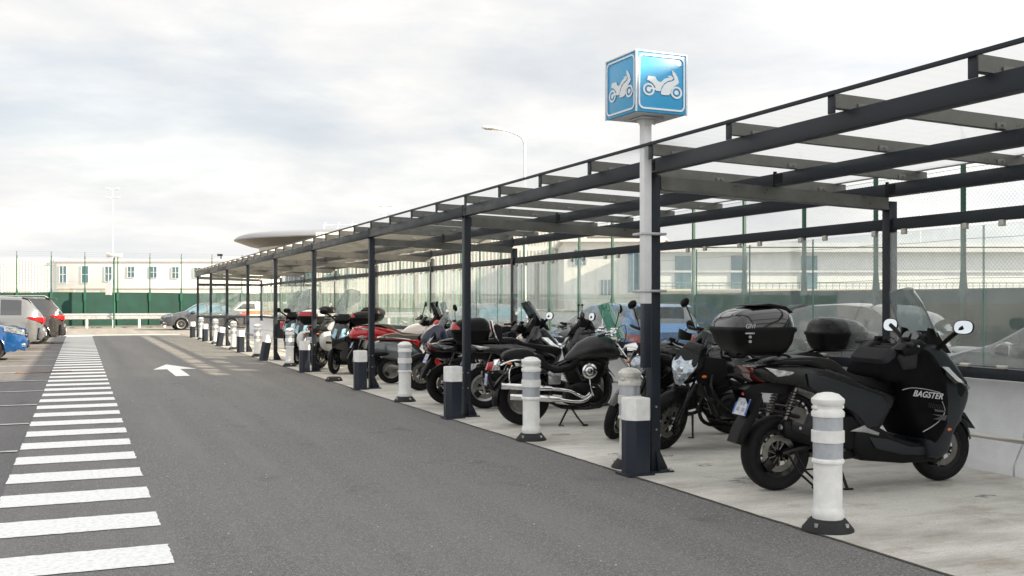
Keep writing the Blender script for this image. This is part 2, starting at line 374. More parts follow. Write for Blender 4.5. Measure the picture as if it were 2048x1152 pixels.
def slab(b, pts, hw, bev=0.02, taper=None, y0=0.0, seg=3, sm=0, wr=0.0):
    """side outline (x,z) swept across y, edges rounded; taper(x,z) scales the half width"""
    t = NB(); P = smooth_poly(pts, sm) if sm else pts
    a = sum(P[i][0]*P[(i+1) % len(P)][1]-P[(i+1) % len(P)][0]*P[i][1] for i in range(len(P)))
    if a < 0: P = P[::-1]
    v0 = [t.verts.new((x, -hw, z)) for x, z in P]; f = t.faces.new(v0)
    ex = bmesh.ops.extrude_face_region(t, geom=[f]); vv = [g for g in ex['geom'] if isinstance(g, bmesh.types.BMVert)]
    for v in vv: v.co.y = hw
    t.edges.ensure_lookup_table()
    if bev:
        ed = [e for e in t.edges if abs(abs(e.verts[0].co.y+e.verts[1].co.y)-2*hw) < 1e-6]
        bmesh.ops.bevel(t, geom=ed, offset=bev, segments=seg, affect='EDGES', profile=0.5, clamp_overlap=True)
    bmesh.ops.triangulate(t, faces=[f for f in t.faces if len(f.verts) > 4])
    if wr:
        bmesh.ops.subdivide_edges(t, edges=[e for e in t.edges if e.calc_length() > 0.07], cuts=2, use_grid_fill=True)
        bmesh.ops.triangulate(t, faces=t.faces)
        bmesh.ops.subdivide_edges(t, edges=[e for e in t.edges if e.calc_length() > 0.07], cuts=1, use_grid_fill=True)
    for v in t.verts:
        k = taper(v.co.x, v.co.z) if taper else 1.0
        v.co.y *= k
        if wr:
            d = noise.noise(Vector((v.co.x*9, v.co.z*4, v.co.y*2)))*wr+noise.noise(Vector((v.co.x*22, v.co.z*11, 7)))*wr*0.5
            v.co.y += math.copysign(d, v.co.y); v.co.x += d*0.4
        v.co.y += y0
    tm = bpy.data.meshes.new('t'); t.to_mesh(tm); t.free(); b.from_mesh(tm); bpy.data.meshes.remove(tm)
def sheet(b, f, nu, nv, th):
    """curved sheet f(u,v) with thickness"""
    g = [[Vector(f(i/nu, j/nv)) for j in range(nv+1)] for i in range(nu+1)]
    nr = [[None]*(nv+1) for _ in range(nu+1)]
    for i in range(nu+1):
        for j in range(nv+1):
            du = g[min(i+1, nu)][j]-g[max(i-1, 0)][j]; dv = g[i][min(j+1, nv)]-g[i][max(j-1, 0)]
            n = du.cross(dv); nr[i][j] = n.normalized() if n.length > 1e-9 else Vector((0, 0, 1))
    A = [[b.verts.new(g[i][j]) for j in range(nv+1)] for i in range(nu+1)]
    B = [[b.verts.new(g[i][j]+nr[i][j]*th) for j in range(nv+1)] for i in range(nu+1)]
    for i in range(nu):
        for j in range(nv):
            face(b, (A[i][j], A[i+1][j], A[i+1][j+1], A[i][j+1])); face(b, (B[i][j], B[i][j+1], B[i+1][j+1], B[i+1][j]))
    for i in range(nu):
        face(b, (A[i][0], B[i][0], B[i+1][0], A[i+1][0])); face(b, (A[i][nv], A[i+1][nv], B[i+1][nv], B[i][nv]))
    for j in range(nv):
        face(b, (A[0][j], A[0][j+1], B[0][j+1], B[0][j])); face(b, (A[nu][j], B[nu][j], B[nu][j+1], A[nu][j+1]))
def text_bm(s, size, shear=0.0, ext=0.001, spacing=1.0):
    cu = bpy.data.curves.new('t', 'FONT'); cu.body = s; cu.size = size; cu.shear = shear; cu.extrude = ext; cu.align_x = 'CENTER'; cu.align_y = 'CENTER'
    cu.space_character = spacing; cu.offset = size*0.012
    o = bpy.data.objects.new('t', cu); COL.objects.link(o); dg = bpy.context.evaluated_depsgraph_get()
    me = bpy.data.meshes.new_from_object(o.evaluated_get(dg)); bpy.data.objects.remove(o)
    b = NB(); b.from_mesh(me); bpy.data.meshes.remove(me); return b
def poly2d(b, pts, z0=0.0, th=0.001):
    """flat polygon in xz plane facing -y, tiny thickness"""
    v = [b.verts.new((x, z0, z)) for x, z in pts]; f = face(b, v)
    ex = bmesh.ops.extrude_face_region(b, geom=[f])
    for g in ex['geom']:
        if isinstance(g, bmesh.types.BMVert): g.co.y -= th
# ---------------------------------------------------------------- two-wheeler parts
def revolve(b, sec, n, M):
    rings = [[M @ Vector((r*math.cos(2*math.pi*k/n), r*math.sin(2*math.pi*k/n), h)) for r, h in sec] for k in range(n)]
    rings.append(rings[0]); loft(b, rings, caps=False)
def wheel(parent, x, r, w, style='y', rim=None, y=0.0, z=None, M=None, name='wheel', disc=True, rr=None, n=44, lining=None, side=-1):
    rim = rim or M_blacks; z = r if z is None else z; rr = rr or r*0.66; A = at_y(x, y, z)
    h = w/2; b = NB()
    sec = [(rr, -h*0.62), (rr+0.012, -h*0.78), (rr+(r-rr)*0.45, -h*0.99), (r-0.028, -h*0.93), (r-0.010, -h*0.66), (r-0.002, -h*0.3), (r, 0)]
    sec = sec + [(a, -c) for a, c in sec[-2::-1]]
    revolve(b, sec, n, A)
    # tread grooves: short raised sipes on the shoulders
    for k in range(0, n):
        t = 2*math.pi*(k+0.5)/n
        for s in (-1, 1):
            c = [(r-0.004, s*h*0.12), (r-0.017, s*h*0.70)]
            p = [A @ Vector((q*math.cos(t+e), q*math.sin(t+e), hh)) for (q, hh), e in zip(c, (0, 0.09*s))]
            tube(b, p, 0.0042, 4)
    wh = obj(name, b, M_tyre, parent, M=M)
    b = NB()
    revolve(b, [(rr-0.03, -h*0.55), (rr+0.004, -h*0.66), (rr+0.006, -h*0.5), (rr-0.02, -h*0.3), (rr-0.02, h*0.3), (rr+0.006, h*0.5), (rr+0.004, h*0.66), (rr-0.03, h*0.55), (rr-0.038, 0)], n, A)
    cy = lambda p0, p1, q: cyl(b, A @ Vector(p0), A @ Vector(p1), q)
    cy((0, 0, -h*0.7), (0, 0, h*0.7), 0.042)
    def spoke(a0, a1, r0, r1, wd, th):
        p0 = Vector((r0*math.cos(a0), r0*math.sin(a0), 0)); p1 = Vector((r1*math.cos(a1), r1*math.sin(a1), 0)); d = (p1-p0).normalized(); q = Vector((-d.y, d.x, 0))
        rg = []
        for p, k, m in ((p0, wd*1.25, th*1.3), (p1, wd*0.8, th)):
            rg.append([A @ (p+q*k+Vector((0, 0, m))), A @ (p-q*k+Vector((0, 0, m))), A @ (p-q*k-Vector((0, 0, m))), A @ (p+q*k-Vector((0, 0, m)))])
        loft(b, rg)
    if style == 'y':
        for k in range(5):
            a = 2*math.pi*k/5+0.3
            for e in (-0.16, 0.16): spoke(a+e*0.6, a+e*1.2, 0.035, rr-0.02, 0.008, h*0.22)
    elif style == 'five':
        for k in range(5): spoke(2*math.pi*k/5+0.5, 2*math.pi*k/5+0.5, 0.03, rr-0.02, 0.022, h*0.3)
    elif style == 'multi':
        for k in range(12): spoke(2*math.pi*k/12, 2*math.pi*k/12, 0.03, rr-0.02, 0.0085, h*0.25)
    elif style == 'disc':
        lathe(b, [(0.03, -h*0.3), (rr-0.02, -h*0.3), (rr-0.02, -h*0.18), (0.03, -h*0.12)], 36, A)
        for k in range(9):
            a = 2*math.pi*k/9; cy((0.105*math.cos(a)*rr/0.2, 0.105*math.sin(a)*rr/0.2, -h*0.62), (0.105*math.cos(a)*rr/0.2, 0.105*math.sin(a)*rr/0.2, h*0.62), 0.028*rr/0.2)
    obj('rim', b, rim, wh, M=M)
    if lining:
        b = NB(); revolve(b, [(rr-0.002, side*(h*0.68)), (rr+0.006, side*(h*0.68)), (rr+0.006, side*(h*0.74)), (rr-0.002, side*(h*0.74))], n, A); obj('rim_stripe', b, lining, wh, M=M)
    if disc:
        b = NB(); s = side*h*0.72; dr = rr*0.78
        revolve(b, [(dr*0.68, s-0.003), (dr, s-0.003), (dr, s+0.003), (dr*0.68, s+0.003)], 40, A)
        for k in range(10):
            a = 2*math.pi*k/10; tube(b, [A @ Vector((0.03*math.cos(a), 0.03*math.sin(a), s)), A @ Vector((dr*0.7*math.cos(a+0.25), dr*0.7*math.sin(a+0.25), s))], 0.005, 5)
        for k in range(26):
            a = 2*math.pi*k/26; q = dr*(0.78+0.1*(k % 2)); cyl(b, A @ Vector((q*math.cos(a), q*math.sin(a), s-0.0045)), A @ Vector((q*math.cos(a), q*math.sin(a), s+0.0045)), 0.006, n=6)
        obj('brake_disc', b, M_steel, wh, M=M)
        b = NB(); a = 2.4; box(b, (dr*0.62, -0.045, s-0.025), (dr*1.15, 0.045, s+0.025), A @ Matrix.Rotation(a, 4, 'Z'), 0.008); obj('brake_caliper', b, M_engine, wh, M=M)
    return wh
def steer(hx, hz, ang): return Matrix.Translation((hx, 0, hz)) @ Matrix.Rotation(ang, 4, Vector((-0.42, 0, 0.9)).normalized()) @ Matrix.Translation((-hx, 0, -hz))
def mirror(parent, base, tip, M=None, w=0.075, h=0.05, face_=(-1, 0, 0), stem=0.007, matm=None, body=None, rot=0.0, shape=2.6):
    d = Vector(tip)-Vector(base)
    b = NB(); tube(b, [base, Vector(base)+d*0.5+Vector((0.01, 0, 0.015)), tip], stem, 8, smooth=4)
    F = Vector(face_).normalized(); q = F.to_track_quat('Z', 'Y').to_matrix().to_4x4(); A = Matrix.Translation(tip) @ q @ Matrix.Rotation(rot, 4, 'Z')
    loft(b, [[A @ Vector((p.y*k, p.z*k, zz)) for p in sell(0, 0, w, h, shape, 22)] for k, zz in ((0.35, -0.035), (0.8, -0.025), (1.0, -0.006), (1.0, 0.004))])
    mr = obj('mirror', b, body or M_blackp, parent, M=M)
    b = NB(); loft(b, [[A @ Vector((p.y, p.z, zz)) for p in sell(0, 0, w*0.92, h*0.9, shape, 22)] for zz in (0.003, 0.0065)])
    obj('mirror_glass', b, matm or M_mirror, mr, M=M); return mr
def plate_at(parent, c, ry=0.35, lab=None, w=0.10, h=0.07, M=None):
    """French moto plate facing backwards, blue ends, blurred grey marks"""
    b = NB(); T = Matrix.Translation(c) @ Matrix.Rotation(ry, 4, 'Y')
    box(b, (-0.004, -w, -h), (0.0, w, h), T, 0.002); p = obj('number_plate', b, M_plate, parent, M=M)
    for s in (-1, 1):
        b = NB(); box(b, (-0.0062, s*w*0.93-0.009, -h*0.92), (-0.003, s*w*0.93+0.009, h*0.92), T); obj('plate_band', b, M_plateblue, p, M=M)
    b = NB()
    for z, ys in ((0.4, (-0.25, 0.15)), (-0.35, (-0.55, -0.3, 0.25, 0.5))):
        for y in ys: box(b, (-0.0062, y*w-0.011, z*h-0.016), (-0.003, y*w+0.011, z*h+0.014), T)
    obj('plate_mark', b, M_blurm, p, M=M); return p
M_blurm = mat('blurred plate marks', (0.34, 0.36, 0.40), 0.5)
def topcase(parent, x, z, lx, wy, h, base=None, lid=None, red=None, redmat=None, backrest=False, logo=None, M=None):
    base = base or M_blackp; lid = lid or M_blackp
    b = NB(); a, c = lx/2, wy/2
    loft(b, [rrect(z+h*k, a*s, c*t, 4.5, 36, x+lx*o) for k, s, t, o in ((0, .70, .62, .04), (.03, .76, .70, .03), (.22, .90, .88, .01), (.44, .97, .96, 0), (.47, .98, .97, 0))])
    t = obj('top_case', b, base, parent, M=M)
    b = NB(); loft(b, [rrect(z+h*k, a*s, c*t, 4.5, 36, x) for k, s, t in ((.455, 1.0, 1.0), (.50, 1.015, 1.015), (.53, 1.015, 1.015), (.56, 1.0, 1.0))]); obj('case_seam', b, M_blackp, t, M=M)
    b = NB(); loft(b, [rrect(z+h*k, a*s, c*u, 3.6, 36, x+lx*o, 0, tl) for k, s, u, o, tl in ((.55, .99, .99, 0, 0), (.65, .97, .96, 0, .01), (.76, .92, .90, .01, .03), (.86, .82, .79, .02, .05), (.94, .66, .63, .03, .07), (.985, .44, .42, .04, .08), (1.0, .2, .2, .05, .09))])
    obj('case_lid', b, lid, t, M=M)
    if red:
        b = NB()
        if red == 'wide':   # big red reflector wrapping the back of the lid
            def f(u, v):
                th = math.pi*(1+(u-0.5)*0.80); k = .56+v*.30*(1-.75*abs(2*u-1)**2.5); s = 1.03-0.12*((k-.56)/.26)**1.6
                e = 2/3.8; cc, ss = math.cos(th), math.sin(th)
                return (x+a*s*math.copysign(abs(cc)**e, cc), c*s*math.copysign(abs(ss)**e, ss)*1.0, z+h*k)
            sheet(b, f, 18, 4, -0.006)
        else:
            box(b, (x-a*1.03, -c*0.6, z+h*.40), (x-a*0.94, c*0.6, z+h*.50), None, 0.006)
        obj('case_reflector', b, redmat or M_red, t, M=M)
    b = NB()
    for s in (-1, 1): tube(b, [(x-a*.7, s*.09, z-.012), (x+a*.7, s*.09, z-.012), (x+a*1.1, s*.07, z-.05)], 0.011, 6, smooth=3)
    box(b, (x-a*.6, -.11, z-.02), (x+a*.6, .11, z+.003), None, .006)
    obj('case_rack', b, M_blackp, parent, M=M)
    return t
M_edge = mat('screen edge', (0.20, 0.24, 0.24), 0.15, 0, 0.5)
def screen(parent, x, z, w0, w1, h, lean, m, bow=0.10, th=0.004, M=None, thy=0, edge=True):
    """windscreen: base at x,z leaning back; bows forward at the middle"""
    def f(u, v):
        yy = (u-0.5)*2; ww = (w0+(w1-w0)*v)*(1-0.42*max(0, v-0.62)**1.6*2.6)
        zt = v*h*(1-0.10*yy*yy*v)
        return (x-lean*zt-0.10*v*v*h*0.3-bow*yy*yy, yy*ww, z+zt)
    b = NB(); sheet(b, f, 14, 10, th); o = obj('windscreen', b, m, parent, M=M)
    b = NB(); tube(b, [f(0, k/10) for k in range(11)]+[f(k/14, 1) for k in range(1, 15)]+[f(1, 1-k/10) for k in range(1, 11)], .0035, 5); obj('screen_edge', b, M_edge, o, M=M); return o
def grips(parent, c, half, M=None, rise=0.0, back=0.06, chrome=False, up=0.04, levers=True, cable=True):
    """handlebar with rubber grips, levers"""
    x, z = c; b = NB()
    tube(b, [(x-back, -half, z+rise), (x-back*0.4, -half*0.62, z+rise+0.01), (x, -0.08, z), (x, 0.08, z), (x-back*0.4, half*0.62, z+rise+0.01), (x-back, half, z+rise)], 0.012, 8, smooth=4)
    hb = obj('handlebar', b, M_chrome if chrome else M_blacks, parent, M=M)
    for s in (-1, 1):
        b = NB(); d = Vector((x-back, s*half, z+rise)); e = Vector((x-back*0.55, s*(half-0.15), z+rise+0.004))
        tube(b, [d+(d-e).normalized()*0.02, d, e], [0.011, 0.0175, 0.0165], 12); obj('grip', b, M_rubber, hb, M=M)
        b = NB(); cbox(b, e+Vector((0.012, -s*0.03, 0.004)), (0.05, 0.05, 0.045), 0.01); cbox(b, e+Vector((0.03, -s*0.035, 0.035)), (0.05, 0.07, 0.035), 0.01); obj('switch_gear', b, M_blackp, hb, M=M)
        if levers:
            b = NB(); tube(b, [e+Vector((0.04, -s*0.02, 0)), e+Vector((0.07, s*0.05, -0.005)), d+Vector((0.06, -s*0.01, -0.012)), d+Vector((0.05, s*0.02, -0.01))], [0.007, 0.006, 0.005, 0.008], 6, smooth=3); obj('brake_lever', b, M_silverp if not chrome else M_chrome, hb, M=M)
        if cable:
            b = NB(); tube(b, [e+Vector((0.04, -s*0.03, 0.01)), e+Vector((0.13, -s*0.10, 0.03)), (x+0.10, s*0.04, z-0.10), (x+0.05, s*0.03, z-0.26)], 0.0045, 6, smooth=4); obj('brake_cable', b, M_rubber, hb, M=M)
    return hb
def fork(parent, top, ax, half=0.085, r=0.020, M=None, chrome=True, split=0.45, lower=None, single=False):
    T, A = Vector(top), Vector(ax)
    b = NB(); b2 = NB()
    for s in (-1, 1):
        t = T+Vector((0, s*half, 0)); a = A+Vector((0, s*half, 0)); m = t.lerp(a, split); m0 = t.lerp(a, max(0, split-0.02))
        tube(b, [t, m], r*0.92, 12); tube(b2, [m0, m, a+Vector((0, 0, 0.02))], [r*1.2, r*1.35, r*1.15], 12)
        cyl(b2, a+Vector((0, -s*0.012, 0)), a+Vector((0, s*0.03, 0)), 0.026)
    fk = obj('fork', b, M_chrome if chrome else M_blacks, parent, M=M); obj('fork_leg', b2, lower or M_blacks, fk, M=M)
    b = NB()
    for k in (0.02, 0.24):
        p = T.lerp(A, k); cbox(b, p+Vector((-0.02, 0, 0)), (0.08, half*2+0.06, 0.028), 0.008, ry=0.42)
    obj('fork_yoke', b, M_engine, fk, M=M); return fk
def mudguard(parent, x, z, r, w, a0, a1, m, M=None, name='front_mudguard', n=14):
    """arc fender about the axle (x,z); angles in degrees from +x, counter-clockwise"""
    def f(u, v):
        t = R(a0+(a1-a0)*u); y = (v-0.5)*2; q = r-0.035*y*y*(1+0.5*abs(y))
        return (x+q*math.cos(t), y*w*(1-0.15*abs(2*u-1)**3), z+q*math.sin(t))
    b = NB(); sheet(b, f, n, 8, 0.006); return obj(name, b, m, parent, M=M)
def blinker(parent, p, m=None, M=None, s=1.0, stem=None):
    b = NB()
    loft(b, [sell(p[1], p[2], 0.020*k*s, 0.016*k*s, 2.2, 14, p[0]+dx*s) for k, dx in ((0.4, -0.03), (0.95, -0.02), (1, 0.0), (0.7, 0.022), (0.2, 0.03))])
    q = obj('indicator', b, m or M_orange, parent, M=M)
    if stem is not None:
        b = NB(); tube(b, [stem, p], 0.007, 6); obj('indicator_stem', b, M_rubber, q, M=M)
def spring(parent, p0, p1, r=0.028, turns=9, m=None):
    P0, P1 = Vector(p0), Vector(p1); d = (P1-P0); q = d.to_track_quat('Z', 'Y').to_matrix().to_4x4(); b = NB(); L_ = d.length
    tube(b, [P0+q @ Vector((r*math.cos(t*turns*2*math.pi/60), r*math.sin(t*turns*2*math.pi/60), L_*t/60)) for t in range(61)], 0.0055, 5)
    s = obj('shock_absorber', b, m or M_blacks, parent)
    b = NB(); tube(b, [P0-d*0.12, P1+d*0.12], 0.015, 10); obj('shock_rod', b, M_steel, s)
def engine_block(parent, x, z, s=1.0, wide=0.16, m=None, cover=True, twin=False):
    m = m or M_engine; b = NB()
    slab(b, [(x-.22*s, z-.06*s), (x-.18*s, z+.09*s), (x-.02*s, z+.13*s), (x+.16*s, z+.10*s), (x+.24*s, z+.0*s), (x+.20*s, z-.12*s), (x-.05*s, z-.17*s), (x-.20*s, z-.14*s)], wide*.85, .03)
    e = obj('engine', b, m, parent)
    b = NB()
    for k in range(9):
        t = k*.022*s; cbox(b, (x+.10*s+t*.55, 0, z+.14*s+t), (.20*s, wide*1.35, .009*s), .003, ry=.45)
    cbox(b, (x+.16*s, 0, z+.22*s), (.13*s, wide*1.05, .20*s), .01, ry=.45)
    cbox(b, (x+.22*s, 0, z+.36*s), (.19*s, wide*1.3, .06*s), .02, ry=.45); obj('cylinder', b, m, e)
    if cover:
        b = NB()
        for sd in (-1, 1):
            for cx, cz, q in ((-.10, -.02, .085), (.10, -.04, .105)):
                cyl(b, (x+cx*s, sd*wide*.7, z+cz*s), (x+cx*s, sd*wide*1.04, z+cz*s), q*s, q*s*.88, 26)
                cyl(b, (x+cx*s, sd*wide*1.0, z+cz*s), (x+cx*s, sd*wide*1.10, z+cz*s), q*s*.62, q*s*.5, 22)
                for k in range(6):
                    a = k*math.pi/3; cyl(b, (x+cx*s+q*s*.85*math.cos(a), sd*wide*.9, z+cz*s+q*s*.85*math.sin(a)), (x+cx*s+q*s*.85*math.cos(a), sd*wide*1.07, z+cz*s+q*s*.85*math.sin(a)), .008*s, n=8)
        obj('engine_cover', b, m, e)
    return e
def side_stand(parent, top, foot, centre=False):
    b = NB(); t, f = Vector(top), Vector(foot)
    tube(b, [t, t.lerp(f, .5), f], [.014, .012, .011], 8); cbox(b, f+Vector((0.02, 0, .004)), (.07, .035, .010), .003); st = obj('side_stand', b, M_engine, parent)
    return st
def centre_stand(parent, x, z=0.26, splay=.13):
    b = NB()
    for s in (-1, 1):
        tube(b, [(x, s*.09, z), (x+.02, s*splay, z*.5), (x+.05, s*(splay+.03), .012)], .013, 7, smooth=3); cbox(b, (x+.06, s*(splay+.03), .008), (.08, .035, .014), .004)
    tube(b, [(x+.01, -.11, z*.7), (x+.01, .11, z*.7)], .010, 7); tube(b, [(x+.02, splay, z*.5), (x-.12, splay+.05, z*.45), (x-.17, splay+.06, z*.62)], .008, 6)
    obj('centre_stand', b, M_engine, parent)

# ---------------------------------------------------------------- scooters
def scooter_core(T, body_m, side_m, wb, st, apron=False, low_m=None, tailh=0.0, rim='y', rimmat=None, seatm=None, lamp=None, big=1.0):
    low_m = low_m or M_blackp
    wheel(T, 0, .300, .145, rim, rimmat, rr=.19, side=-1, name='rear_wheel')
    # rear drive: swingarm, belt case, silencer, shocks
    b = NB(); slab(b, [(-.04, .25), (.02, .38), (.35, .44), (.62, .42), (.66, .28), (.30, .22), (.02, .21)], .05, .02, y0=.12); obj('drive_case', b, M_engine, T)
    b = NB(); slab(b, [(.28, .46), (.52, .50), (.70, .42), (.68, .24), (.42, .22), (.28, .30)], .13, .03); obj('engine', b, M_engine, T)
    b = NB()
    loft(b, [[Vector((x, -.155+p.y, z+p.z)) for p in sell(0, 0, .050*k, .072*k, 2.8, 18)] for x, z, k in ((-.04, .520, .35), (-.03, .516, .85), (0.0, .505, 1), (.34, .405, 1), (.42, .385, .85), (.50, .36, .35))])
    ex = obj('silencer', b, M_blackp, T)
    b = NB(); slab(b, [(.03, .575), (.33, .475), (.40, .43), (.37, .395), (.30, .41), (.02, .50)], .006, .004, y0=-.205); obj('heat_shield', b, M_blacks, ex)
    b = NB(); cyl(b, (.10, -.213, .515), (.10, -.208, .515), .012, n=12); cyl(b, (-.055, -.155, .525), (-.03, -.155, .518), .022, n=14); obj('silencer_bolt', b, M_alu, ex)
    b = NB(); tube(b, [(.48, -.15, .36), (.60, -.10, .30), (.66, 0, .30)], .018, 8, smooth=3); obj('exhaust_pipe', b, M_steel, T)
    for s in (-1, 1): spring(T, (.02, s*.135, .60), (.10, s*.135, .80), .026)
    b = NB()
    for s in (-1, 1): tube(b, [(0, s*.10, .30), (.25, s*.11, .36), (.55, s*.10, .36)], [.03, .028, .03], 8)
    obj('swingarm', b, M_engine, T)
    def tp(x, z): return 0.60+0.40*min(1, max(0, (x+.30)/.55)) if z > .5 else 1
    b = NB(); h = tailh
    slab(b, [(-.27, .985+h), (-.22, .90+h), (-.10, .865+h), (.08, .84+h*.7), (.24, .78+h*.5), (.44, .70), (.60, .60), (.70, .46), (.84, .46), (.95, .60), (1.02, .73), (.90, .79), (.72, .84), (.56, .91+h*.3), (.40, .965+h*.6), (.20, 1.0+h), (-.05, 1.01+h)], .205, .045, tp, sm=2)
    obj('tail_fairing', b, side_m, T)
    b = NB(); slab(b, [(.42, .58), (.60, .60), (.72, .48), (.66, .32), (.48, .34), (.36, .44)], .19, .02); obj('side_cover', b, low_m, T)
    b = NB(); slab(b, [(-.12, 1.01+h), (.02, 1.055+h), (.30, 1.065+h*.8), (.46, 1.03+h*.6), (.56, .955+h*.3), (.66, .915), (.84, .89), (1.0, .87), (1.08, .82), (1.02, .74), (.88, .79), (.66, .85), (.52, .92+h*.3), (.36, .97+h*.5), (.10, 1.0+h)], .165, .04, lambda x, z: .72+.28*min(1, max(0, (x+.12)/.4)) if x < .7 else max(.45, 1-.9*(x-.7)), sm=2)
    seat = obj('seat', b, seatm or M_seat, T)
    for s in (-1, 1):
        b = NB(); slab(b, [(-.20, 1.015+h), (-.08, 1.045+h), (.22, 1.04+h), (.36, .99+h*.6), (.34, .965+h*.6), (.18, 1.01+h), (-.08, 1.015+h)], .014, .008, y0=s*.185); obj('grab_handle', b, M_blackp, T)
    # floor and lower fairing
    b = NB(); slab(b, [(.62, .50), (.84, .50), (1.0, .42), (1.20, .36), (1.42, .40), (1.52, .32), (1.48, .19), (1.10, .19), (.70, .23), (.60, .34)], .215, .03, lambda x, z: .80+.20*min(1, (z-.15)/.25) , sm=1); obj('footboard', b, low_m, T)
    for s in (-1, 1):
        b = NB(); slab(b, [(.56, .475), (.70, .52), (.72, .50), (.84, .455), (.83, .43), (.70, .46)], .012, .006, y0=s*.205); obj('passenger_footrest', b, M_alu, T)
    # front shield
    def tf(x, z): return (1.0-0.45*max(0, min(1, (x-1.34)/.46))**1.4)*(1.0-.25*max(0, (z-.9)/.25))
    b = NB(); slab(b, [(1.30, .24), (1.50, .26), (1.58, .42), (1.66, .52), (1.74, .62), (1.79, .74), (1.74, .84), (1.62, 1.0), (1.48, 1.13), (1.34, 1.16), (1.24, 1.05), (1.14, .90), (1.16, .70), (1.24, .50)], .27, .05, tf, sm=2)
    obj('front_fairing', b, body_m, T)
    for s in (-1, 1):
        b = NB(); slab(b, [(1.46, .92), (1.60, .90), (1.70, .78), (1.66, .72), (1.54, .78)], .008, .004, y0=s*.20); obj('fairing_panel', b, low_m, T)
    # tail lamp, number plate holder
    b = NB(); slab(b, [(-.305, .995+h), (-.20, .992+h), (-.06, .955+h), (-.10, .90+h), (-.17, .868+h), (-.23, .90+h)], .150, .018, lambda x, z: .74+.5*max(0, x+.30)); tl = obj('tail_light', b, M_dred if lamp is None else lamp, T)
    for s in (-1, 1):
        b = NB(); slab(b, [(-.20, .994+h), (-.05, .968+h), (.10, .952+h), (.02, .925+h), (-.08, .915+h)], .012, .006, lambda x, z: 1, y0=s*(.165)); obj('clear_lens', b, M_lensw, tl)
    b = NB(); slab(b, [(-.24, .84+h), (-.02, .86+h), (.12, .83+h), (.14, .80+h), (-.02, .79+h), (-.20, .805+h), (-.28, .62), (-.36, .50), (-.40, .40), (-.35, .38), (-.28, .50), (-.20, .60), (-.16, .78), (-.30, .81)], .085, .015); obj('rear_mudguard', b, M_blackp, T)
    plate_at(T, (-.305, 0, .675), .42)
    b = NB(); cbox(b, (-.285, 0, .775), (.02, .06, .025), .004, ry=.4); obj('rear_reflector', b, M_red, T)
    for s in (-1, 1): pass
    return seat
def scooter_front(T, wb, st, fend_m, lampm, rim='y', rimmat=None, dash=True, scr=None, scrh=.42, mir=True, trike=False, mirm=None, lean=.42, w0=.22, w1=.20):
    S = steer(1.28, 1.0, st); X = wb
    if trike:
        for s in (-1, 1):
            wheel(T, X, .255, .105, rim, rimmat, y=s*.215, rr=.165, M=steer(1.45, .6, st*.8) if st else None, name='front_wheel', n=36)
            mudguard(T, X, .255, .285, .075, 20, 150, M_blackp, M=Matrix.Translation((0, s*.215, 0)))
        b = NB()
        for k in (0, .12): tube(b, [(X-.02, -.2, .34+k), (X-.06, 0, .42+k), (X-.02, .2, .34+k)], .022, 8)
        slab(b, [(X-.12, .30), (X+.06, .34), (X+.04, .60), (X-.10, .62)], .10, .03); obj('front_suspension', b, M_engine, T)
    else:
        wheel(T, X, .288, .118, rim, rimmat, rr=.193, M=S, name='front_wheel', side=-1)
        fork(T, (X-.22, 0, .80), (X, 0, .288), .085, .019, M=S, chrome=True, split=.55, lower=M_engine)
        mudguard(T, X, .288, .322, .078, 12, 152, fend_m, M=S)
        b = NB(); slab(b, [(X-.20, .50), (X+.10, .60), (X+.26, .50), (X+.33, .43), (X+.22, .57), (X+.05, .66), (X-.16, .62)], .06, .02); obj('mudguard_crest', b, fend_m, T, M=S)
    if lampm is not None:
        for s in (-1, 1):
            b = NB()
            def f(u, v, s=s):
                t = u; y = .05+.20*t; x = 1.84-.30*t**1.5-.15*v; z = .74+.10*t+v*.19*(1-.35*t)
                return (x, s*y, z)
            sheet(b, f, 8, 5, .03*s); hl = obj('headlight', b, lampm, T)
            if lampm is M_blackg: continue
            b = NB(); cyl(b, (1.66, s*.14, .86), (1.76, s*.13, .84), .035, n=14); obj('bulb_cover', b, M_chrome, hl)
    # cockpit
    b = NB(); slab(b, [(1.16, 1.03), (1.22, 1.13), (1.34, 1.22), (1.46, 1.24), (1.56, 1.14), (1.50, 1.04), (1.34, 1.04)], .17, .035, lambda x, z: 1.25-.4*(z-1.0)/.24); ck = obj('dashboard', b, M_blackp, T)
    b = NB()
    for s in (-1, 1):
        slab(b, [(1.34, 1.16), (1.35, 1.29), (1.40, 1.28), (1.46, 1.22), (1.58, 1.08), (1.46, 1.08)], .012, .006, lambda x, z: 1, y0=s*(.165+0))
    slab(b, [(1.44, 1.16), (1.46, 1.26), (1.50, 1.25), (1.58, 1.12)], .12, .02); obj('screen_mount', b, M_blackp, ck)
    for s in (-1, 1):
        b = NB(); cyl(b, (1.33, s*.06, 1.21), (1.31, s*.06, 1.222), .045, .045, 20); obj('gauge', b, M_win, ck)
    hb = grips(T, (1.16, 1.10), .36, S, rise=.06, back=.12)
    b = NB(); slab(b, [(1.04, 1.08), (1.10, 1.16), (1.20, 1.15), (1.26, 1.05), (1.12, 1.02)], .13, .03, lambda x, z: 1); obj('handlebar_cowl', b, M_blackp, hb, M=S)
    if scr is not None: screen(T, 1.50, 1.22, w0, w1, scrh, lean, scr)
    if mir:
        for s in (-1, 1):
            base = (1.42, s*.20, 1.12); tip = (1.46, s*.455, 1.30)
            mirror(T, base, tip, None, .088, .058, (-1, -.30 if s < 0 else -.10, .14), .020, mirm)
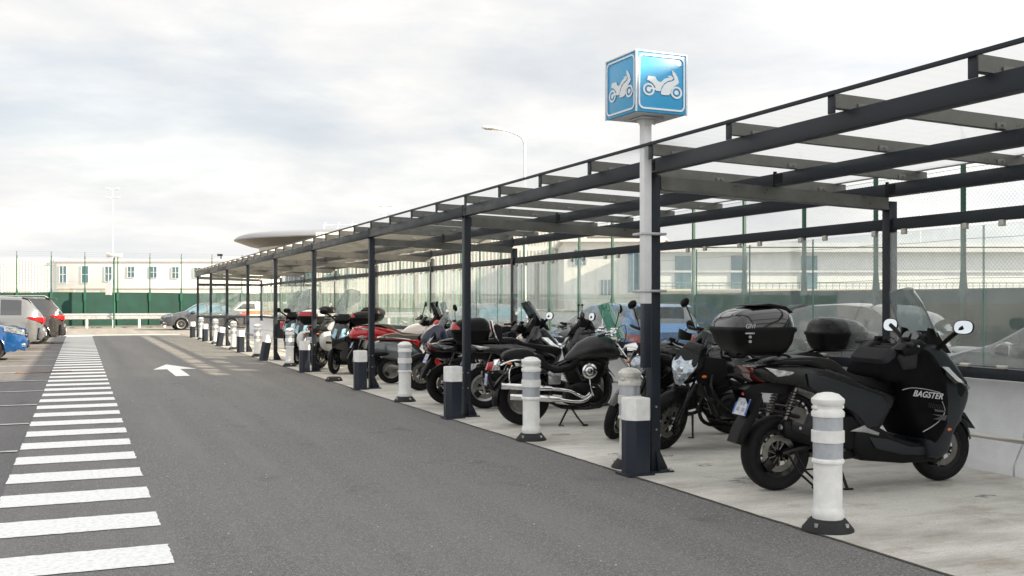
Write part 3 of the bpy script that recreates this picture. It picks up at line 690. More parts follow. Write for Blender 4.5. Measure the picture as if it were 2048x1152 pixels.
def maxi_scooter(name, label, loc, rz, body_m, side_m, wb=1.56, st=0.0, group=None, **k):
    T = thing(name, label, 'scooter', loc, rz, group)
    scooter_core(T, body_m, side_m, wb, st, tailh=k.get('tailh', 0), rim=k.get('rim', 'y'), rimmat=k.get('rimmat'), low_m=k.get('low'), lamp=k.get('lamp'), seatm=k.get('seatm'))
    scooter_front(T, wb, st, k.get('fend', body_m), k.get('head', M_lensw), k.get('rim', 'y'), k.get('rimmat'), scr=k.get('scr'), scrh=k.get('scrh', .42), trike=k.get('trike', False), mir=k.get('mir', True), mirm=k.get('mirm'), lean=k.get('lean', .42), w0=k.get('w0', .22), w1=k.get('w1', .20))
    centre_stand(T, .52)
    return T
# ---------------------------------------------------------------- motorcycles
def motorcycle(name, label, loc, rz, wb=1.45, st=0.0, tank=None, side=None, rim=None, group=None, lamp='nc', r=.305, guards=False, lining=None,
               seatm=None, nose=None, bar=(.98, 1.10), tail_up=0.0, scr=None, panniers=None, mirrors=True, fair=None, lens=None, chrome_fork=True):
    T = thing(name, label, 'motorcycle', loc, rz, group)
    tank = tank or M_blackg; side = side or M_blackp; rim = rim or M_blacks
    HX = wb-.42; S = steer(HX, .85, st); u = tail_up
    wheel(T, 0, r, .155, 'y', rim, rr=r*.68, side=-1, name='rear_wheel', lining=lining)
    wheel(T, wb, r, .115, 'y', rim, rr=r*.70, M=S, name='front_wheel', lining=lining, side=1)
    fork(T, (HX+.03, 0, .98), (wb, 0, r), .10, .021, M=S, chrome=chrome_fork, split=.42, lower=M_blacks)
    mudguard(T, wb, r, r+.028, .068, 28, 140, M_blackg if lamp != 'nc' else M_blackp, M=S)
    b = NB()
    for s in (-1, 1): tube(b, [(0, s*.11, r), (.22, s*.115, r+.05), (.45, s*.11, .40)], [.020, .026, .032], 8)
    cbox(b, (.40, 0, .41), (.10, .22, .09), .02); obj('swingarm', b, M_engine, T)
    b = NB()
    cyl(b, (0, .075, r), (0, .083, r), .10, n=26); tube(b, [(0, .080, r+.10), (.46, .080, .47)], .009, 5); tube(b, [(0, .080, r-.10), (.46, .080, .34)], .009, 5); obj('drive_chain', b, M_steel, T)
    engine_block(T, wb*.47, .45, 1.0, .17)
    # frame
    b = NB()
    for s in (-1, 1):
        tube(b, [(HX+.02, s*.04, .90), (HX-.18, s*.14, .80), (.52, s*.15, .66), (.42, s*.13, .42)], .022, 8, smooth=3)
        tube(b, [(HX+.03, s*.04, .80), (HX-.02, s*.13, .56), (HX-.14, s*.15, .30), (.55, s*.13, .26)], .017, 8, smooth=3)
        tube(b, [(.52, s*.14, .66), (.18, s*.10, .80), (-.18, s*.09, .88+u)], .014, 7)
    obj('frame', b, M_blacks, T)
    b = NB()
    tube(b, [(HX-.06, -.05, .54), (HX-.02, -.09, .36), (HX-.14, -.13, .22), (.50, -.13, .21), (.28, -.15, .26)], .021, 8, smooth=4)
    loft(b, [[Vector((x, -.165+p.y, z+p.z)) for p in sell(0, 0, .045*k, .058*k, 2.6, 18)] for x, z, k in ((.34, .27, .45), (.28, .285, 1), (-.06, .40, 1), (-.10, .415, .7))]); obj('exhaust', b, M_engine, T)
    b = NB(); slab(b, [(HX-.02, .52), (HX+.02, .78), (HX-.05, .80), (HX-.10, .52)], .15, .01); obj('radiator', b, M_engine, T)
    # tank, seat, tail
    def tt(x, z): return (.62+.38*min(1, max(0, (x-.42)/.28)))*(1-.35*max(0, (z-.92)/.16))*(1-.4*max(0, (x-(HX-.02))/.14))
    b = NB(); slab(b, [(.42, .80), (.50, .90), (.62, 1.0), (.78, 1.055), (HX-.10, 1.05), (HX+.02, .99), (HX+.10, .90), (HX+.02, .80), (HX-.12, .74), (.60, .74)], .185, .06, tt, sm=2); obj('fuel_tank', b, tank, T)
    b = NB(); cyl(b, (HX-.16, 0, 1.05), (HX-.16, 0, 1.066), .045, .042, 20); obj('fuel_cap', b, M_alu, T)
    for s in (-1, 1):
        b = NB(); slab(b, [(HX-.20, .92), (HX+.10, .96), (HX+.16, .84), (HX+.10, .68), (HX-.08, .66), (HX-.22, .76)], .018, .012, lambda x, z: 1, y0=s*.185); obj('radiator_shroud', b, side, T)
    b = NB(); slab(b, [(-.26, .955+u), (-.10, .985+u), (.10, .945+u), (.20, .87+u*.4), (.34, .835), (.50, .86), (.56, .92), (.52, .80), (.34, .77), (.16, .80), (.0, .87+u), (-.26, .91+u)], .13, .032, lambda x, z: 1 if x > 0 else 1+.9*x, sm=2); obj('seat', b, seatm or M_seat, T)
    b = NB(); slab(b, [(-.34, .93+u), (-.24, .93+u), (.02, .86+u), (.22, .79), (.46, .79), (.48, .66), (.30, .62), (.10, .72), (-.10, .82+u)], .115, .03, lambda x, z: 1 if x > 0 else 1+.9*x, sm=1); obj('tail_fairing', b, side, T)
    b = NB(); cbox(b, (-.345, 0, .90+u), (.03, .13, .05), .01); obj('tail_light', b, M_red, T)
    b = NB(); slab(b, [(-.28, .88+u), (-.14, .84+u), (-.30, .68), (-.38, .52), (-.42, .52), (-.36, .68)], .055, .01); obj('rear_mudguard', b, M_blackp, T)
    plate_at(T, (-.372, 0, .66), .30)
    for s in (-1, 1):
        blinker(T, (-.30, s*.16, .80+u), stem=(-.26, s*.06, .82+u)); 
    # headlight
    hx, hz = HX+.26, .845
    if lamp == 'round':
        A = Matrix.Translation((hx, 0, hz)) @ Matrix.Rotation(R(90-8), 4, 'Y')
        b = NB(); lathe(b, [(.03, -.12), (.085, -.09), (.105, -.03), (.108, 0), (.098, .006)], 28, A); hl = obj('headlight', b, M_blackg, T, M=S)
        b = NB(); lathe(b, [(.097, .0), (.085, .018), (.05, .03), (.0, .034)], 28, A); obj('headlight_lens', b, M_headl, hl, M=S)
        if scr is None:
            b = NB(); slab(b, [(hx-.14, hz+.10), (hx-.02, hz+.11), (hx-.13, hz+.27), (hx-.19, hz+.24)], .09, .015); obj('instrument_cowl', b, M_blackp, T, M=S)
    else:
        def th(x, z): return .35+.65*min(1, max(0, (z-(hz-.15))/.20))*(1-.45*max(0, (z-hz-.04)/.16))
        b = NB(); slab(b, [(hx-.14, hz-.10), (hx-.02, hz-.16), (hx+.04, hz-.12), (hx+.055, hz+.02), (hx+.0, hz+.14), (hx-.07, hz+.24), (hx-.16, hz+.26), (hx-.22, hz+.14)], .155, .03, th, sm=2); hl = obj('headlight', b, nose or M_blacks, T, M=S)
        def f(a, c):
            yy = (a-.5)*2; z = hz-.160+c*.25; wd = .03+.115*min(1, c*1.5)**.8-.05*max(0, c-.75)*2
            top = .10*abs(yy)**1.3*c
            return (hx+.105-.06*yy*yy*c-max(0, c-.55)*.16-.02*(1-c), yy*wd, z+top*.6)
        b = NB(); sheet(b, f, 12, 8, -.008); obj('headlight_lens', b, M_headl, hl, M=S)
        b = NB()
        for cx, cz, q in ((.112, -.08, .026), (.104, .0, .034)): cyl(b, (hx+cx-.03, 0, hz+cz), (hx+cx+.003, 0, hz+cz), q, q*.8, 18)
        obj('bulb_cover', b, M_chrome, hl, M=S)
    if scr is not None:
        screen(T, hx-.035, hz+.10, .12, .10, scr[0], scr[1], scr[2], bow=.06, M=S)
    b = NB(); cbox(b, (HX+.06, 0, 1.10), (.05, .16, .09), .015, ry=-.5); obj('instrument', b, M_win, T, M=S)
    hb = grips(T, bar, .36, S, rise=.06, back=.09)
    if mirrors:
        for s in (-1, 1): mirror(T, (bar[0]-.02, s*.22, bar[1]+.06), (bar[0]+.06, s*.36, bar[1]+.34), S, .062, .042, (-1, -s*.2, 0), .006, rot=s*.9, shape=2.2)
    if guards:
        for s in (-1, 1):
            b = NB()
            def f(a, c, s=s):
                t = -0.7+1.9*a; return (bar[0]-.05+.13*math.cos(t)+.0, s*(.30+.13*math.sin(t)), bar[1]+.0+(c-.5)*.11*(1-.35*abs(2*a-1)))
            sheet(b, f, 12, 4, .006); obj('hand_guard', b, M_blackp, hb, M=S)
    for s in (-1, 1): blinker(T, (HX+.16, s*.17, .80), M_orange, M=S, stem=(HX+.06, s*.10, .82))
    side_stand(T, (.52, .12, .26), (.60, .30, .01))
    for s in (-1, 1):
        b = NB(); tube(b, [(.46, s*.13, .34), (.46, s*.24, .345)], .014, 8); tube(b, [(.12, s*.13, .46), (.14, s*.23, .47)], .012, 8); obj('footrest', b, M_rubber, T)
    if panniers:
        for s in (-1, 1):
            b = NB(); slab(b, [(-.30, .50), (-.34, .72), (-.20, .84), (.16, .82), (.26, .66), (.20, .46), (-.05, .40)], .09, .05, y0=s*.30, sm=2); p = obj('pannier', b, panniers, T)
            b = NB(); slab(b, [(-.31, .58), (-.32, .64), (.24, .60), (.23, .55)], .096, .01, y0=s*.30); obj('pannier_seam', b, M_blackp, p)
    if fair:
        b = NB(); slab(b, [(HX-.06, .50), (HX+.22, .60), (HX+.36, .78), (HX+.40, .92), (HX+.22, 1.10), (HX+.08, 1.10), (HX-.02, .92)], .24, .05, lambda x, z: 1-.6*max(0, min(1, (x-HX)/.40))**1.2, sm=2); obj('front_fairing', b, fair, T)
    return T
def headlens():
    m = mat('faceted headlamp', (0.60, 0.64, 0.68), 0.06, 0.75, 1.0); t = m.node_tree; n = t.nodes; l = t.links
    tc = n.new('ShaderNodeTexCoord'); v = n.new('ShaderNodeTexVoronoi'); v.inputs['Scale'].default_value = 24; v.feature = 'F1'; l.new(tc.outputs['Object'], v.inputs['Vector'])
    cr = n.new('ShaderNodeValToRGB'); l.new(v.outputs['Color'], cr.inputs[0]); e = cr.color_ramp.elements; e[0].color = (.20, .25, .30, 1); e[1].color = (.62, .68, .74, 1)
    l.new(cr.outputs[0], n['Principled BSDF'].inputs['Base Color'])
    bp = n.new('ShaderNodeBump'); bp.inputs['Strength'].default_value = .22; bp.inputs['Distance'].default_value = .01; l.new(v.outputs['Distance'], bp.inputs['Height']); l.new(bp.outputs[0], n['Principled BSDF'].inputs['Normal'])
    return m
M_headl = headlens()
def cruiser(label, loc, rz, st=0.0, group=None):
    T = thing('cruiser_motorcycle', label, 'motorcycle', loc, rz, group); wb = 1.64; HX = 1.13
    S = steer(HX, .85, st)
    wheel(T, 0, .335, .19, 'disc', M_steel, rr=.20, name='rear_wheel', disc=False)
    wheel(T, wb, .325, .13, 'disc', M_steel, rr=.21, M=S, name='front_wheel')
    fork(T, (HX+.02, 0, .98), (wb, 0, .325), .105, .024, M=S, chrome=True, split=.5, lower=M_chrome)
    mudguard(T, 0, .335, .385, .125, 40, 196, M_blacks, name='rear_mudguard', n=22)
    mudguard(T, wb, .325, .365, .085, 10, 160, M_blacks, M=S, n=18)
    b = NB()
    for s in (-1, 1):
        tube(b, [(-.30, s*.135, .74), (-.12, s*.14, .80), (.22, s*.15, .78), (.34, s*.14, .66)], .012, 8, smooth=4)
        tube(b, [(-.16, s*.16, .74), (-.20, s*.19, .66), (-.19, s*.20, .52), (-.10, s*.20, .49), (.05, s*.20, .49), (.10, s*.18, .60)], .0075, 7, smooth=3)
    obj('chrome_rail', b, M_chrome, T)
    # seats
    b = NB(); slab(b, [(-.26, .80), (-.24, .885), (-.10, .93), (.06, .925), (.14, .86), (.12, .79), (-.05, .76)], .13, .035, sm=2); obj('pillion_seat', b, M_seat, T)
    b = NB(); slab(b, [(.12, .87), (.20, .86), (.28, .76), (.40, .715), (.54, .74), (.68, .83), (.72, .80), (.62, .70), (.46, .64), (.30, .65), (.14, .76)], .175, .045, lambda x, z: 1 if x < .5 else 1-1.6*(x-.5), sm=2); obj('seat', b, M_seat, T)
    b = NB(); body(b, [(.52, .79, .035, .03), (.58, .82, .09, .07), (.68, .875, .14, .125), (.82, .92, .175, .155), (.98, .94, .18, .16), (1.10, .92, .165, .145), (1.18, .89, .12, .105), (1.22, .87, .05, .05)], 2.2, 28); tk = obj('fuel_tank', b, mat('satin tank paint', (.014, .014, .015), .33, 0, .15), T)
    b = NB(); slab(b, [(.66, .94), (.76, 1.02), (.92, 1.075), (1.06, 1.075), (1.06, 1.04), (.92, 1.04), (.76, .98)], .045, .012); obj('tank_console', b, M_chrome, tk)
    b = NB(); cyl(b, (.94, 0, 1.07), (.93, 0, 1.09), .05, .047, 24); obj('gauge', b, M_win, tk)
    # engine, V twin
    e = engine_block(T, .74, .40, 1.05, .15, cover=True)
    b = NB()
    for a, cx in ((.42, .86), (-.42, .66)):
        for k in range(10):
            t = k*.022; cbox(b, (cx+math.sin(a)*t*1.0, 0, .50+t), (.17, .20, .010), .003, ry=a)
        cbox(b, (cx+math.sin(a)*.12, 0, .60), (.12, .15, .2), .01, ry=a)
    obj('cylinder', b, M_engine, e)
    b = NB(); A = Matrix.Translation((.78, -.225, .665)) @ Matrix.Rotation(R(90), 4, 'X')
    lathe(b, [(.02, -.07), (.06, -.06), (.088, -.02), (.096, .0), (.092, .018), (.074, .026), (.066, .016), (.055, .016), (.050, .030), (.034, .036), (.030, .028), (.020, .028), (.015, .04), (.0, .042)], 36, A); obj('air_cleaner', b, M_chrome, e)
    b = NB(); tube(b, [(.79, -.20, .58), (.80, -.215, .46), (.84, -.20, .36)], .006, 6, smooth=3); obj('engine_pipe', b, M_chrome, e)
    b = NB()
    for k, (z0, x1, yy) in enumerate(((.50, -.30, -.19), (.37, -.20, -.215))):
        tube(b, [(x1, yy, z0-.005), (x1+.45, yy, z0-.03), (x1+.62, yy+.01, z0-.045)], [.044, .046, .030], 14)
        tube(b, [(x1+.60, yy+.01, z0-.045), (.55+.1*k, yy+.02, z0-.08), (.74+.06*k, -.16, .34), (.86, -.12, .46)], .022, 10, smooth=4)
    ex = obj('exhaust', b, M_chrome, T)
    b = NB()
    for k, (z0, x1, yy) in enumerate(((.50, -.30, -.19), (.37, -.20, -.215))): cyl(b, (x1-.002, yy, z0-.005), (x1+.02, yy, z0-.006), .036, n=14)
    obj('exhaust_tip', b, M_rubber, ex)
    b = NB()
    for s in (-1, 1):
        tube(b, [(HX, s*.04, .92), (HX-.10, s*.10, .72), (HX-.06, s*.13, .40), (HX-.2, s*.14, .22), (.45, s*.14, .22), (.30, s*.13, .34)], .018, 8, smooth=3)
        tube(b, [(0, s*.12, .335), (.30, s*.13, .36)], .024, 8); tube(b, [(.30, s*.13, .34), (.34, s*.12, .66), (.60, s*.05, .80)], .018, 8, smooth=3)
    obj('frame', b, M_blacks, T)
    b = NB(); cbox(b, (.36, -.16, .57), (.16, .03, .14), .02); cbox(b, (.33, -.20, .62), (.14, .05, .05), .015, ry=.5); obj('side_cover', b, M_alu, T)
    for s in (-1, 1): spring(T, (-.02, s*.17, .42), (.18, s*.165, .66), .024, 8, M_chrome)
    # tail lamp and plate
    b = NB(); slab(b, [(-.465, .68), (-.44, .765), (-.34, .78), (-.33, .70), (-.38, .67)], .075, .02); tl = obj('tail_light', b, M_red, T)
    b = NB(); slab(b, [(-.40, .67), (-.36, .80), (-.30, .81), (-.29, .68)], .082, .01); obj('lamp_surround', b, M_chrome, tl)
    b = NB(); slab(b, [(-.44, .64), (-.42, .66), (-.37, .45), (-.40, .43)], .06, .004); obj('plate_bracket', b, M_engine, T)
    plate_at(T, (-.455, 0, .56), .12)
    for s in (-1, 1): blinker(T, (-.20, s*.22, .765), stem=(-.18, s*.12, .76))
    # head
    A = Matrix.Translation((HX+.30, 0, .90)) @ Matrix.Rotation(R(86), 4, 'Y')
    b = NB(); lathe(b, [(.03, -.16), (.08, -.13), (.098, -.04), (.10, 0), (.09, .006)], 28, A); hl = obj('headlight', b, M_chrome, T, M=S)
    b = NB(); lathe(b, [(.09, .0), (.07, .02), (.0, .032)], 28, A); obj('headlight_lens', b, M_headl, hl, M=S)
    b = NB()
    for s in (-1, 1): tube(b, [(HX+.03, s*.04, 1.0), (HX+.02, s*.07, 1.08), (HX-.02, s*.20, 1.13), (HX-.06, s*.30, 1.14), (HX-.26, s*.42, 1.10)], .013, 8, smooth=4)
    cyl(b, (HX+.03, 0, 1.04), (HX+.03, 0, 1.07), .10, .10, 8); hb = obj('handlebar', b, M_chrome, T, M=S)
    for s in (-1, 1):
        b = NB(); tube(b, [(HX-.29, s*.435, 1.095), (HX-.13, s*.350, 1.125)], .018, 12); obj('grip', b, M_rubber, hb, M=S)
        b = NB(); cbox(b, (HX-.08, s*.32, 1.14), (.06, .06, .05), .012, rz=-s*.6); cbox(b, (HX-.06, s*.30, 1.175), (.06, .08, .035), .012, rz=-s*.6)
        tube(b, [(HX-.05, s*.36, 1.14), (HX-.10, s*.42, 1.13), (HX-.22, s*.47, 1.11)], .006, 6, smooth=3); obj('switch_gear', b, M_chrome, hb, M=S)
        b = NB(); tube(b, [(HX-.05, s*.30, 1.16), (HX+.10, s*.20, 1.22), (HX+.14, s*.10, 1.05), (HX+.05, s*.05, .88)], .005, 6, smooth=4); obj('brake_cable', b, M_rubber, hb, M=S)
    for s in (-1, 1): mirror(T, (HX-.06, s*.29, 1.15), (HX-.02, s*.40, 1.42), S, .064, .044, (-1, -s*.15, 0), .006, rot=s*.7, body=M_chrome if s > 0 else M_blackp, shape=2.1)
    b = NB(); lathe(b, [(.045, -.03), (.05, 0), (.046, .006), (0, .006)], 24, Matrix.Translation((HX-.05, 0, 1.13)) @ Matrix.Rotation(R(-35), 4, 'Y')); obj('gauge', b, M_chrome, T, M=S)
    screen(T, HX+.16, 1.06, .24, .21, .44, .42, M_screeng, bow=.12, M=S)
    side_stand(T, (.56, -.10, .24), (.40, -.26, .015)); centre = NB(); tube(centre, [(.56, -.12, .24), (.64, -.20, .10), (.70, -.24, .02)], .012, 8); cbox(centre, (.72, -.25, .014), (.07, .04, .02), .006); obj('centre_stand', centre, M_engine, T)
    b = NB()
    for s in (-1, 1): slab(b, [(.78, .25), (1.04, .27), (1.04, .25), (.78, .23)], .045, .004, y0=s*.26); tube(b, [(.9, s*.13, .25), (.9, s*.28, .25)], .012, 6)
    obj('footboard', b, M_engine, T)
    return T
def vespa(label, loc, rz, group=None):
    T = thing('retro_scooter', label, 'scooter', loc, rz, group); wb = 1.36
    wheel(T, 0, .255, .125, 'disc', M_steel, rr=.155, name='rear_wheel', n=38); 
    b = NB(); body(b, [(-.36, .66, .05, .05), (-.31, .66, .14, .11), (-.18, .64, .19, .17), (.02, .61, .215, .20), (.22, .58, .215, .215), (.38, .55, .19, .22), (.50, .50, .15, .18), (.58, .46, .10, .12)], 2.3, 30); bd = obj('bodywork', b, M_vespa, T)
    b = NB(); slab(b, [(-.30, .58), (-.34, .50), (-.10, .52), (.02, .56), (.18, .53), (.10, .60)], .20, .02); obj('lower_trim', b, M_blackp, bd)
    b = NB()
    for k in range(6):
        for s in (-1, 1): cbox(b, (.29, s*.205, .50+k*.032), (.07, .012, .009), .002)
    obj('cooling_grille', b, M_rubber, bd)
    b = NB(); slab(b, [(-.22, .85), (-.12, .90), (.10, .935), (.22, .90), (.34, .895), (.52, .89), (.56, .84), (.40, .80), (.10, .82), (-.20, .82)], .14, .035, lambda x, z: 1 if x > 0 else 1+.8*x, sm=2); obj('seat', b, M_brown, T)
    for s in (-1, 1):
        b = NB(); tube(b, [(-.26, s*.05, .84), (-.20, s*.15, .86), (.10, s*.175, .845), (.44, s*.15, .80)], .009, 7, smooth=4); obj('chrome_rail', b, M_chrome, T)
    b = NB(); body(b, [(-.405, .63, .055, .05), (-.36, .64, .10, .075), (-.29, .66, .12, .085)], 2.4, 20); obj('tail_light', b, M_red, T)
    b = NB()
    for s in (-1, 1): b_ = body(b, [(-.30, .66, .03, .03), (-.20, .66, .06, .045), (-.12, .66, .04, .03)], 2.2, 14)
    bmesh.ops.transform(b, matrix=Matrix.Translation((0, -.115, .0)), verts=b.verts); obj('indicator', b, M_lensw, T)
    b = NB(); slab(b, [(-.28, .56), (-.16, .56), (-.30, .34), (-.35, .34)], .07, .01); obj('rear_mudguard', b, M_blackp, T)
    plate_at(T, (-.345, 0, .50), .22)
    b = NB(); slab(b, [(.0, .22), (.10, .36), (.42, .36), (.50, .28), (.36, .20)], .07, .03, y0=.09); loft(b, [[Vector((x, -.15+p.y, z+p.z)) for p in sell(0, 0, .05*k, .055*k, 2.4, 18)] for x, z, k in ((-.05, .33, .6), (0, .32, 1), (.26, .27, 1), (.34, .25, .5))]); obj('engine', b, M_steel, T)
    b = NB(); slab(b, [(.46, .36), (.60, .33), (.98, .31), (1.12, .40), (1.14, .36), (.98, .25), (.52, .24), (.44, .28)], .20, .02); obj('footboard', b, M_vespa, T)
    b = NB()
    def f(u, v): y = (u-.5)*2; return (1.02+.20*(1-v)-.06*y*y+.02*v, y*(.17+.13*math.sin(math.pi*min(1, .15+v*.85))), .36+v*.62)
    sheet(b, f, 12, 10, .015); obj('leg_shield', b, M_vespa, T)
    wheel(T, wb, .255, .115, 'disc', M_steel, rr=.155, name='front_wheel', n=38); mudguard(T, wb, .255, .30, .085, 5, 170, M_vespa)
    b = NB(); tube(b, [(1.05, 0, 1.02), (1.20, 0, .55), (wb, 0, .30)], .03, 10); obj('steering_column', b, M_vespa, T)
    b = NB(); body(b, [(.94, 1.06, .05, .04), (1.0, 1.08, .10, .06), (1.10, 1.09, .09, .075), (1.16, 1.09, .075, .07)], 2.3, 18); obj('handlebar_cowl', b, M_vespa, T)
    grips(T, (1.0, 1.09), .34, None, rise=.03, back=.06, chrome=True)
    for s in (-1, 1): mirror(T, (.99, s*.24, 1.11), (1.0, s*.38, 1.32), None, .062, .048, (-1, -s*.15, 0), .006, shape=2.0, body=M_chrome)
    b = NB(); slab(b, [(.50, .88), (.72, .98), (.96, 1.12), (1.06, 1.08), (1.12, .80), (1.16, .46), (1.02, .36), (.90, .40), (.78, .62), (.62, .74), (.50, .80)], .25, .06, lambda x, z: .95, wr=.014, sm=2); obj('leg_apron', b, M_cloth, T)
    screen(T, 1.12, 1.10, .20, .17, .42, .25, M_screen)
    centre_stand(T, .40, .24)
    return T
# ---------------------------------------------------------------- cars
def interp(T, x):
    if x <= T[0][0]: return T[0][1]
    for (a, p), (b_, q) in zip(T, T[1:]):
        if x <= b_:
            t = (x-a)/(b_-a); t = t*t*(3-2*t)*.35+t*.65; return p+(q-p)*t
    return T[-1][1]
CARP = {
 'hatch': dict(L=4.25, W=1.79, H=1.49, top=[(0, .92), (.06, 1.0), (.22, 1.20), (.50, 1.42), (.80, 1.465), (1.6, 1.49), (2.2, 1.46), (2.55, 1.36), (3.25, 1.0), (3.4, .965), (3.9, .86), (4.15, .74), (4.25, .62)], ax=(.78, 3.40), glass=((.55, 1.02), (1.10, 1.92), (2.02, 2.95)), ws=(2.42, 3.22), rw=(.16, .50), r=.325),
 'sedan': dict(L=4.45, W=1.79, H=1.48, top=[(0, .88), (.05, 1.0), (.45, 1.04), (.60, 1.07), (1.15, 1.38), (1.6, 1.46), (2.2, 1.48), (2.6, 1.42), (3.35, 1.02), (3.5, .985), (4.05, .86), (4.32, .74), (4.45, .60)], ax=(.85, 3.52), glass=((.95, 1.35), (1.42, 2.12), (2.20, 3.12)), ws=(2.55, 3.33), rw=(.62, 1.15), r=.325),
 'suv': dict(L=4.60, W=1.88, H=1.70, top=[(0, 1.0), (.05, 1.12), (.20, 1.32), (.46, 1.60), (.70, 1.67), (1.7, 1.70), (2.4, 1.66), (2.75, 1.56), (3.40, 1.20), (3.55, 1.15), (4.2, 1.06), (4.48, .92), (4.60, .74)], ax=(.88, 3.65), glass=((.62, 1.22), (1.32, 2.15), (2.25, 3.12)), ws=(2.62, 3.38), rw=(.14, .48), r=.365)}
def car(name, label, kind, loc, rz, paint, group=None, trim=None, rimm=None, alpha=None, winm=None, rails=False):
    p = CARP[kind]; T = thing(name, label, 'car', loc, rz, group); L_, W, H = p['L'], p['W'], p['H']; r = p['r']
    belt = H*.615 if kind != 'suv' else H*.62; winm = winm or M_win
    xs = sorted({round(i*L_/64, 3) for i in range(65)} | {round(a+d*r*1.16, 3) for a in p['ax'] for d in (-1, -.92, -.75, -.5, -.25, 0, .25, .5, .75, .92, 1)} | {.03, .01, round(L_-.01, 3), round(L_-.04, 3)} | {round(v, 3) for g in p['glass'] for v in g})
    rows = []
    for x in xs:
        zt = interp(p['top'], x); e = min(x, L_-x)
        wf = 1-.30*max(0, 1-e/.55)**2.2-(.03 if kind == 'suv' else .05)*max(0, (x-L_*.6)/L_)
        hw = W/2*wf; zb = .22+.10*max(0, 1-e/.45)**1.5
        arch = 0
        for a in p['ax']:
            d = abs(x-a)/(r*1.16)
            if d < 1: arch = r+r*1.16*math.sqrt(1-d*d)-.02
        z0 = max(zb, arch); g = max(0, min(1, (zt-belt-.03)/(H-belt-.06))); bz = min(belt+.02*x/L_, zt-.06)
        gz = zt-.05
        prof = [(hw*.80, z0), (hw*.96, z0+.01), (hw*.99, max(z0+.02, .36)), (hw*1.0, max(z0+.03, .52)), (hw*.985, max(z0+.035, bz*.80)), (hw*.99, max(z0+.045, bz*.9)), (hw*.965, max(z0+.055, bz))]
        re = W/2*(.97-.27*g)*wf**.5
        re = min(re, hw*.955)
        for t in (.06, .35, .68, .93): prof.append((hw*.955+(re-hw*.955)*(t**1.25), bz+.005+(gz-bz)*t))
        prof.append((re*.965, zt-.022)); prof.append((re*.86, zt-.004)); prof.append((re*.5, zt+.010)); prof.append((0, zt+.015))
        rows.append((x, prof, g))
    bodyb, glb, lb = NB(), NB(), {}
    def grid(sgn):
        V = [[(x, sgn*y, z) for y, z in pr] for x, pr, g in rows]
        vb = [[bodyb.verts.new(q) for q in c] for c in V]
        for i in range(len(V)-1):
            xm = (V[i][0][0]+V[i+1][0][0])/2
            for j in range(len(V[0])-1):
                q = (vb[i][j], vb[i+1][j], vb[i+1][j+1], vb[i][j+1])
                side = 7 <= j <= 9 and any(a <= xm <= b_ for a, b_ in p['glass']) and min(rows[i][2], rows[i+1][2]) > .22
                scr_ = j >= 11 and (p['ws'][0] <= xm <= p['ws'][1] or p['rw'][0] <= xm <= p['rw'][1])
                if side or scr_:
                    off = .004; vv = [glb.verts.new((a[0], a[1], a[2])) for a in (V[i][j], V[i+1][j], V[i+1][j+1], V[i][j+1])]; face(glb, vv)
                else: face(bodyb, q)
        return vb
    A, B = grid(1), grid(-1)
    for c, d in ((A[0], B[0]), (A[-1], B[-1])): face(bodyb, list(c)+list(d)[::-1])
    for k in range(len(A)-1): face(bodyb, (A[k][0], A[k+1][0], B[k+1][0], B[k][0]))
    bmesh.ops.remove_doubles(bodyb, verts=bodyb.verts, dist=.0005); bmesh.ops.remove_doubles(glb, verts=glb.verts, dist=.0005)
    bd = obj('body', bodyb, paint, T, ang=30); obj('window', glb, winm, bd, ang=40)
    def surf(x, row):   # point on the body skin
        i = min(range(len(rows)), key=lambda k: abs(rows[k][0]-x)); return rows[i][1][row]
    b = NB()
    for s in (-1, 1):
        for a in p['ax']: cyl(b, (a, s*(W/2-.30), r+.01), (a, s*(W/2-.06), r+.01), r*1.14, n=26)
    cbox(b, (L_/2, 0, .34), (L_*.90, W*.80, .22), .05); obj('underbody', b, M_rubber, T)
    for a in p['ax']:
        for s in (-1, 1): wheel(T, a, r, .21, 'multi' if kind == 'sedan' else 'five', rimm or M_silverp, y=s*(W/2-.115), rr=r*.70, disc=False, n=30)
    # arch trim, sill, bumpers
    for s in (-1, 1):
        b = NB()
        for a in p['ax']:
            tube(b, [(a+r*1.17*math.cos(t), s*(W/2*.985), r+r*1.17*math.sin(t)-.01) for t in [math.pi*k/12 for k in range(13)]], .017, 6)
        tube(b, [(p['ax'][0]+r*1.15, s*W/2*.975, .25), (p['ax'][1]-r*1.15, s*W/2*.975, .25)], .035, 8)
        obj('sill_trim', b, trim or paint, T)
    b = NB()
    wz = surf(.02, 4)[0]
    slab(b, [(-.05, .42), (-.07, .62), (-.02, .70), (.10, .70), (.16, .36), (.06, .26)], W*.455, .05); obj('rear_bumper', b, trim or paint, T)
    b = NB(); slab(b, [(-.055, .30), (-.065, .46), (.06, .48), (.10, .27)], W*.40, .03); obj('bumper_insert', b, M_blackp, T)
    b = NB(); slab(b, [(L_-.18, .30), (L_-.10, .60), (L_+.02, .58), (L_+.045, .40), (L_-.02, .24)], W*.43, .05, lambda x, z: 1-.35*max(0, x-(L_-.15))/.2); obj('front_bumper', b, paint, T)
    b = NB(); slab(b, [(L_-.02, .32), (L_+.02, .50), (L_+.055, .50), (L_+.05, .32)], W*.26, .02); slab(b, [(L_-.06, .62), (L_-.04, .72), (L_+.015, .70), (L_+.03, .60)], W*.28, .015); obj('grille', b, M_blackp, T)
    b = NB(); slab(b, [(L_-.04, .655), (L_-.03, .675), (L_+.032, .665), (L_+.034, .645)], W*.29, .006); obj('grille_bar', b, M_chrome, T)
    zb_ = surf(.1, 6)[1]
